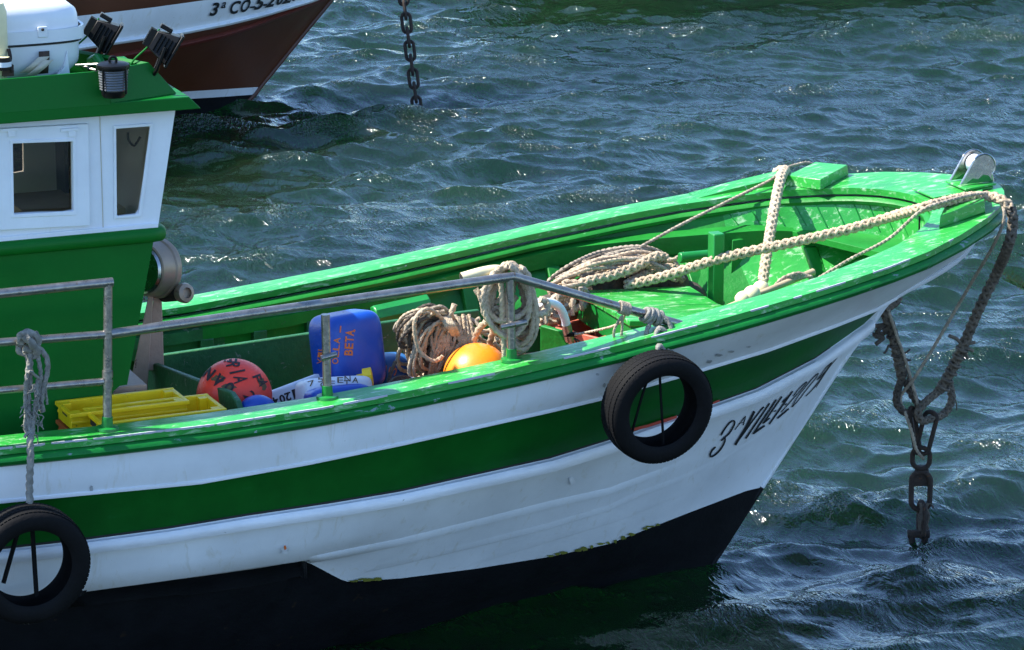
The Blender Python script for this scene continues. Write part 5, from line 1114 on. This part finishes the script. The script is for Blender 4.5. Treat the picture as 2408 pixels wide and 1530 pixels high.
for i, ch_ in enumerate('VIL'): lett(b, JB, ch_, 535 + 5 * i, 1045 - 50 * i, 40, 36, -84, 'paint_orange', .0, z31)
lett(b, JB, 'I', 690, 800, 50, 10, -84, 'paint_orange', .0, z31); lett(b, JB, '-', 795, 812, 20, 14, -60, 'paint_orange', .0, z31)
b.build('lettering', jc, smooth=False)
tb = thing('round_drum', at(920, 930, -.22), 'teal blue drum with orange lettering beside the grey rope coil', 'drum'); b = MB(); rounded(b, at(922, 905, -.22), *basis((.05, .05, 1), (1, 0, 0)), .105, .105, .155, 'teal_plastic', .6); b.build('body', tb); TB = bvh([b]); b = MB()
for i, ch_ in enumerate('IL'): lett(b, TB, ch_, 1010 + 10 * i, 1160 - 60 * i, 50, 50, -80, 'paint_orange', .0, z31)
lett(b, TB, 'S', 1090, 1120, 60, 60, -75, 'paint_orange', .0, z31); b.build('lettering', tb, smooth=False)
# white box with black lettering, seen upside down
wb = thing('white_box', at(700, 960, -.40), 'white box lid with upside-down black numbers between red buoy and jerrycan', 'box')
a = at(628, 926, -.36); d = at(756, 878, -.30); dn = Vector((.02, -.10, -.26)); b = MB(); b.hexa([a + dn, d + dn, d + dn + Vector((0, .05, 0)), a + dn + Vector((0, .05, 0))], [a, d, d + Vector((0, .05, -.01)), a + Vector((0, .05, -.01))], 'white_plastic'); b.build('panel', wb, bevel=.008); WB = bvh([b]); b = MB()
def z33(X_, Y_): return (X_ * .06916 + 623.2, Y_ * .06916 + 858.3)
for ch_, cx, cy, w_, h_2 in (('4', 350, 1230, 190, 260), ('0', 580, 1160, 190, 280), ('2', 770, 1090, 200, 290), ('.', 830, 950, 50, 50), ('1', 1000, 1000, 130, 330), ('.', 1045, 880, 50, 50), ('L', 1140, 800, 130, 180)): lett(b, WB, ch_, cx, cy, w_, h_2, 180 - 18, 'marker_black', .03, z33)
b.build('lettering', wb, smooth=False)
wj = thing('jerrycan', at(785, 950, -.60), 'white jerrycan with yellow cap lying on its side behind the middle post', 'jerrycan')
X, Y, Z = basis((.05, .35, 1), (1, .06, .05)); c = at(786, 930, -.58); b = MB(); rounded(b, c, X, Y, Z, .175, .10, .085, 'white_plastic', .36); b.build('body', wj, angle=70); WJ = bvh([b]); b = MB()
for i, (ch_, xx, yy, a_) in enumerate((('7', 470, 1215, -15), ('5', 540, 1185, -10), ('C', 560, 1225, 0), ('F', 625, 1215, 0), ('E', 690, 1190, 0), ('N', 745, 1180, 0), ('A', 805, 1190, 5), ('T', 740, 1210, 0))): lett(b, WJ, ch_, xx, yy, 46, 40, a_, 'marker_brown', .0, z31)
b.build('lettering', wj, smooth=False)
b = MB(); cc = at(864, 888, -.56); ax2 = Vector((.9, -.35, .15)); b.lathe([(-.05, .02), (-.02, .022), (-.02, .044), (.022, .046), (.024, .036), (.026, .002)], cc, ax2, 'yellow_plastic', seg=10); b.build('cap', wj, angle=30)
bc = MB(); rounded(bc, at(795, 944, -.74), *basis((.0, .3, 1), (1, .05, 0)), .155, .10, .075, 'blue_plastic', .5); tag(bc.build('jerrycan', None), 'flat blue jerrycan lying lowest against the gunwale behind the middle post', 'jerrycan')
b = MB(); rounded(b, at(952, 918, -.62), *basis((.1, .2, 1), (1, 0, 0)), .085, .07, .065, 'white_plastic', .75, 24, 16); tag(b.build('net_float', None), 'white float wrapped in dark line beside the grey coil', 'float')
b = MB()
for k in range(4): twist(b, [at(905 + 6 * k, 922, -.72), at(925 + 5 * k, 893 + 3 * k, -.70), at(955 + 5 * k, 888 + 4 * k, -.66), at(985 + 4 * k, 908, -.62)], .009, 'rope_dark')
rope_thing('float_line', 'dark line looped over the white float by the gunwale', 'rope', b)
# ---------------------------------------------------------------- life raft canister on the wheelhouse roof
lr = thing('liferaft', at(20, 160, -.16), 'white two-part liferaft canister strapped on the wheelhouse roof', 'liferaft')
c = at(-45, 92, -.13); R_ = .178
def shell(dz, k, name, m='raft_white'):
    b = MB(); rows = []
    for i in range(29):
        u = -1 + 2 * i / 28; xx = .46 * u; pr = (max(0, 1 - abs(u) ** 5)) ** .36; row = []
        for j in range(15):
            a = math.pi * j / 14; sy = math.copysign(abs(math.cos(a)) ** .55, math.cos(a)); sz_ = abs(math.sin(a)) ** .55; row.append(c + Vector((xx, R_ * 1.02 * sy * pr, dz * (.012 + R_ * 1.03 * sz_ * pr))))
        rows.append(row)
    b.grid(rows, m); return b.build(name, lr, angle=70)
shell(1, 1, 'upper_shell'); shell(-1, 1, 'lower_shell')
b = MB(); rows = []
for z_, q in ((.052, 1.0), (.054, 1.06), (-.004, 1.06), (-.006, 1.0)):
    rows.append([c + Vector(((.455 + .012 * (q > 1)) * math.copysign(abs(math.cos(2 * math.pi * k / 64)) ** .42, math.cos(2 * math.pi * k / 64)), R_ * q * 1.02 * math.copysign(abs(math.sin(2 * math.pi * k / 64)) ** .55, math.sin(2 * math.pi * k / 64)), z_)) for k in range(64)])
b.grid(rows, 'raft_white', closed_v=True); b.build('flange', lr, angle=30)
b = MB(); rows = []
for z_ in (-.010, -.016):
    rows.append([c + Vector((.456 * math.copysign(abs(math.cos(2 * math.pi * k / 64)) ** .42, math.cos(2 * math.pi * k / 64)), R_ * 1.035 * math.copysign(abs(math.sin(2 * math.pi * k / 64)) ** .55, math.sin(2 * math.pi * k / 64)), z_)) for k in range(64)])
b.grid(rows, 'seam_dark', closed_v=True); b.build('joint', lr)
def band(name, pts, wv, m):
    b = MB(); rows = [[], []]
    for p in pts: rows[0].append(p - Vector(wv) / 2); rows[1].append(p + Vector(wv) / 2)
    b.grid(rows, m); o = b.build(name, lr); s_ = o.modifiers.new('thick', 'SOLIDIFY'); s_.thickness = .003; return o
band('strap', [at(104, 121, -.33), at(104, 140, -.335), at(102, 158, -.33), at(101, 174, -.32)], (.05, 0, 0), 'strap_brown')
band('strap', [at(60, 172, -.345), at(84, 154, -.35), at(104, 134, -.345)], (.055, 0, .0), 'strap_beige'); band('strap', [at(74, 178, -.35), at(96, 160, -.355), at(114, 142, -.35)], (.05, 0, .0), 'strap_beige')
b = MB(); p = at(100, 76, -.322); b.box(p, (.045, .006, .05), 'raft_white'); b.sphere(p + Vector((0, -.006, .012)), .007, 'rust', seg=10, rings=6); b.build('cleat_plate', lr, bevel=.003)
b = MB(); b.prism([at(85, 184, -.30), at(135, 178, -.30), at(150, 160, -.30), at(158, 120, -.30), at(163, 160, -.30), at(165, 178, -.30)], (0, .03, 0), 'white_cabin'); b.build('cradle', lr, bevel=.003)
gc = thing('gas_bottle', at(-10, 150, -.36), 'cream upright canister with a gauge at the left edge of the roof', 'canister')
b = MB(); q = at(-14, 110, -.36); b.lathe([(-.17, .002), (-.16, .05), (-.10, .062), (.16, .062), (.20, .05), (.21, .002)], q, (0, 0, 1), 'cream_plastic', seg=24); b.build('body', gc)
b = MB(); q = at(8, 146, -.44); b.lathe([(-.035, .002), (-.035, .036), (.0, .036), (.02, .033), (.022, .002)], q, (0, 0, 1), 'black_plastic', seg=20); b.lathe([(.0225, .028), (.023, .002)], q, (0, 0, 1), 'cream_plastic', seg=20); b.lathe([(-.02, .0365), (.002, .0365)], q, (0, 0, 1), 'white_plastic', seg=20); b.build('gauge', gc)
b = MB(); b.tube(spline([at(20, 116, -.40), at(24, 135, -.42), at(22, 155, -.43), at(30, 170, -.44)], 6), .009, 'rust', seg=8); b.box(at(18, 166, -.42), (.05, .03, .05), 'strap_brown'); b.build('valve', gc)

# ================================================================ BROWN BOAT BEHIND
class Frame2:
    def __init__(s, o, ang): s.o = Vector(o); s.h = Vector((math.cos(ang), math.sin(ang), 0)); s.n = Vector((math.sin(ang), -math.cos(ang), 0))
    def loc(s, p): q = Vector(p) - s.o; return q.dot(s.h), q.dot(s.n), q.z
    def world(s, a, b, z): return s.o + s.h * a + s.n * b + Vector((0, 0, z))
W2 = atz(576, 244, 0.0); F2 = Frame2(W2, math.radians(9))
def solve2(px, yf):
    A_, Z_ = [], []
    for p in dens(px, 16):
        d = ray(*p); prev = None; best = None
        for k in range(0, 160):
            t = 24 + 0.12 * k; a, b, z = F2.loc(CAM + d * t); g_ = b - yf(a)
            if prev is not None and prev[1] > 0 >= g_: u = prev[1] / (prev[1] - g_); best = F2.loc(CAM + d * (prev[0] + .12 * u)); break
            prev = (t, g_)
        if best is None:
            t = ((F2.o - CAM).dot(F2.n)) / d.dot(F2.n); best = F2.loc(CAM + d * t)
        A_.append(best[0]); Z_.append(best[2])
    i = np.argsort(A_); return np.array(A_)[i], np.array(Z_)[i]
def w2(Y, xs, x0, p): return lambda a: half(a, Y, xs, x0, p)
stem2 = [F2.loc(CAM + ray(*p) * ((F2.o - CAM).dot(F2.n) / ray(*p).dot(F2.n))) for p in ((576, 244), (600, 222), (612, 205), (675, 128), (728, 63), (780, 0))]
def sx2(z):
    return float(np.interp(z, [s_[2] for s_ in stem2], [s_[0] for s_ in stem2])) if z < stem2[-1][2] else stem2[-1][0] + (z - stem2[-1][2]) * 1.0
LN2 = {'b': ([(380, 236), (452, 233), (530, 228), (600, 223)], .62, stem2[1][0], -3.2, 1.5), 'c': ([(380, 221), (436, 216), (520, 211), (612, 205)], .72, stem2[2][0], -3.2, 1.6),
       'r': ([(100, 160), (424, 102), (520, 80), (587, 59), (675, 26), (770, -12)], 1.12, stem2[5][0] + .18, -3.0, 1.9), 'd': ([(100, 122), (282, 94), (426, 73), (528, 53), (616, 32), (725, 0), (790, -24)], 1.18, stem2[5][0] + .33, -3.0, 2.0),
       'e': ([(0, 62), (153, 42), (353, 19), (511, -3), (640, -30), (800, -70)], 1.26, stem2[5][0] + .62, -3.0, 2.2)}
S2 = {}
for k, (px, Y, xs, x0, p) in LN2.items(): S2[k] = solve2(px, w2(Y, xs, x0, p))
def row2(k, t, s):
    px, Y, xs, x0, p = LN2[k]; a = -5.5 + (xs + 5.5) * t; A_, Z_ = S2[k]
    if a < A_[0]: z = Z_[0] + (a - A_[0]) * .03
    elif a > A_[-1]: z = Z_[-1] + (a - A_[-1]) * .35
    else: z = float(np.interp(a, A_, Z_))
    return F2.world(a, s * half(a, Y, xs, x0, p), z)
def top2(t, s, dz, dy=.06):
    p = row2('e', t, s); a, b, z = F2.loc(p); fw = .25 * max(0, (t - .8) / .2) ** 2; return F2.world(a + fw, b + s * dy * (1 - t ** 6), z + dz)
TS2 = [1 - (1 - i / 90.0) ** 1.5 for i in range(91)]
BB = thing('moored_boat', F2.world(-2.5, 0, 0), 'brown and white wooden boat moored behind, its bow above the wheelhouse', 'boat')
hb2 = MB(); mats2 = ['brown_hull', 'brown_hull', 'white_hull', 'brown_hull', 'brown_hull', 'brown_hull', 'white_hull', 'black_boot', 'black_boot']; H2 = MB()
for s in (1, -1):
    rows = [[top2(t, s, .42) for t in TS2], [top2(t, s, .2, .03) for t in TS2], [row2('e', t, s) for t in TS2], [row2('d', t, s) for t in TS2], [row2('r', t, s) for t in TS2], [row2('r', t, s).lerp(row2('c', t, s), .5) for t in TS2], [row2('c', t, s) for t in TS2], [row2('b', t, s) for t in TS2],
            [F2.world(-5.5 + 5.5 * t, s * half(-5.5 + 5.5 * t, .50, 0.0, -3.4, 1.4), -.02) for t in TS2], [F2.world(-5.5 + 5.3 * t, s * half(-5.5 + 5.5 * t, .25, 0.0, -3.4, 1.4), -.5) for t in TS2]]
    hb2.grid(rows, 'brown_hull', mfun=lambda i, j: mats2[i])
    if s > 0: H2.grid(rows, 'brown_hull')
hb2.build('hull', BB, angle=60); H2B = bvh([H2])
for k, prof, m_ in (('d', [(-.02, .01), (.02, .008), (.032, -.01), (.02, -.03), (-.02, -.034)], 'white_hull'), ('r', [(-.02, .015), (.02, .012), (.036, -.01), (.02, -.035), (-.02, -.04)], 'brown_rub')):
    b = MB(); P = [row2(k, t, 1) for t in TS2 if t < .99]; rows = []
    for i in range(len(P)):
        T = (P[min(len(P) - 1, i + 1)] - P[max(0, i - 1)]); T.z = 0; T.normalize(); O = Vector((T.y, -T.x, 0)); rows.append([P[i] + O * o + Vector((0, 0, u)) for o, u in prof])
    b.grid(rows, m_, closed_v=True); b.build('rubbing_strake', BB, angle=60)
b = MB(); rows = [[top2(t, s_, .42) for t in TS2] for s_ in (1, -1)]; b.grid(rows, 'brown_rub'); b.build('deck', BB)
b = MB(); b.tube([F2.world(a, 0, z) for a, _, z in stem2] , .02, 'brown_hull', seg=8); b.build('stem', BB)
b = MB()
def z41(X_, Y_): return ((740 + X_ / 4.3) * .58789, Y_ / 4.3 * .58789)
for ch_, q in (('3', ((400, 270), (520, 270), (480, 40), (605, 30))), ('C', ((735, 235), (880, 235), (800, 15), (965, 0))), ('O', ((915, 210), (1060, 200), (990, -10), (1150, -30))), ('-', ((1105, 135), (1180, 128), (1110, 105), (1190, 95))), ('5', ((1165, 170), (1300, 150), (1250, -60), (1390, -80))),
               ('-', ((1325, 98), (1395, 88), (1335, 65), (1405, 56))), ('2', ((1360, 130), (1500, 105), (1470, -110), (1610, -130))), ('0', ((1530, 90), (1640, 75), (1640, -130), (1750, -150))), ('2', ((1640, 68), (1790, 40), (1770, -170), (1890, -190))), ('0', ((1800, 20), (1900, 5), (1900, -200), (2000, -215)))):
    write_on(b, H2B, ch_, [z41(*p) for p in q], 'letter_black', .03, .01)
write_on(b, H2B, 'a', [z41(600, 138), z41(680, 132), z41(640, 30), z41(715, 22)], 'letter_black', .02, .01)
b.build('registration_lettering', BB, smooth=False)
# its anchor chain
ac = thing('anchor_chain', atz(986, 264, 0), 'dark rusty anchor chain slanting down into the water right of the brown bow', 'chain')
c1 = atz(986, 266, 0.0) + Vector((0, 0, -.12)); yA = c1.y; c2 = at(950, 6, yA + .3); n_l = 9; d = (c2 - c1); Ll = d.length / n_l
for k in range(n_l + 3):
    b = MB(); q = c1 + d * ((k + .5) / n_l); link(b, q, d, (CAM - q) if k % 2 else d.cross(CAM - q), Ll * .5 + .022, .036, .0145, 'rust'); o_ = b.build('chain_link', ac)
b = MB(); q = c1 + d * 1.13; link(b, q, d, CAM - q, .09, .05, .017, 'steel'); b.build('shackle', ac)
# boat at the top edge and a floating buoy at the right edge
tq = atz(1330, -3, 0); t3 = thing('moored_boat', tq + Vector((3, 2, 0)), 'dark green hull barely showing along the top edge of the picture', 'boat'); b = MB(); rows = []
for z_, yo, xo in ((1.25, .0, -.8), (.9, .06, -.5), (.42, .14, -.2), (.0, .30, 0), (-.4, .6, .4)):
    row = []
    for k in range(40):
        t = k / 39; row.append(tq + Vector((xo + 7.0 * t * (1 - xo * .0), yo + 1.2 * (1 - min(1, t * 2.2)) ** 2 + .35 * t, z_)))
    back = [p + Vector((0, 2.2 * min(1, .08 + i / 12), 0)) for i, p in enumerate(row)]; rows.append(row + back[::-1])
b.grid(rows, 'dark_hull', closed_v=True, mfun=lambda i, j: ('dark_hull', 'dark_hull', 'dark_hull', 'black_boot')[i]); b.build('hull', t3, angle=60)
b = MB(); b.grid([rows[0], [p + Vector((0, 0, .09)) for p in rows[0]]], 'brown_rub', closed_v=True); b.build('gunwale', t3)
fb = thing('mooring_buoy', atz(2489, 602, .10) + Vector((0, 0, -.10)), 'brown weathered buoy floating at the very right edge', 'buoy'); q = atz(2489, 602, .10)
b = MB(); b.sphere(q, (.215, .215, .215), 'old_float', seg=32, rings=20); b.build('ball', fb); b = MB(); b.torus(q + Vector((0, 0, .215)), (1, .4, 0), .035, .01, 'rust', seg=20, sg=8); b.build('ring', fb)
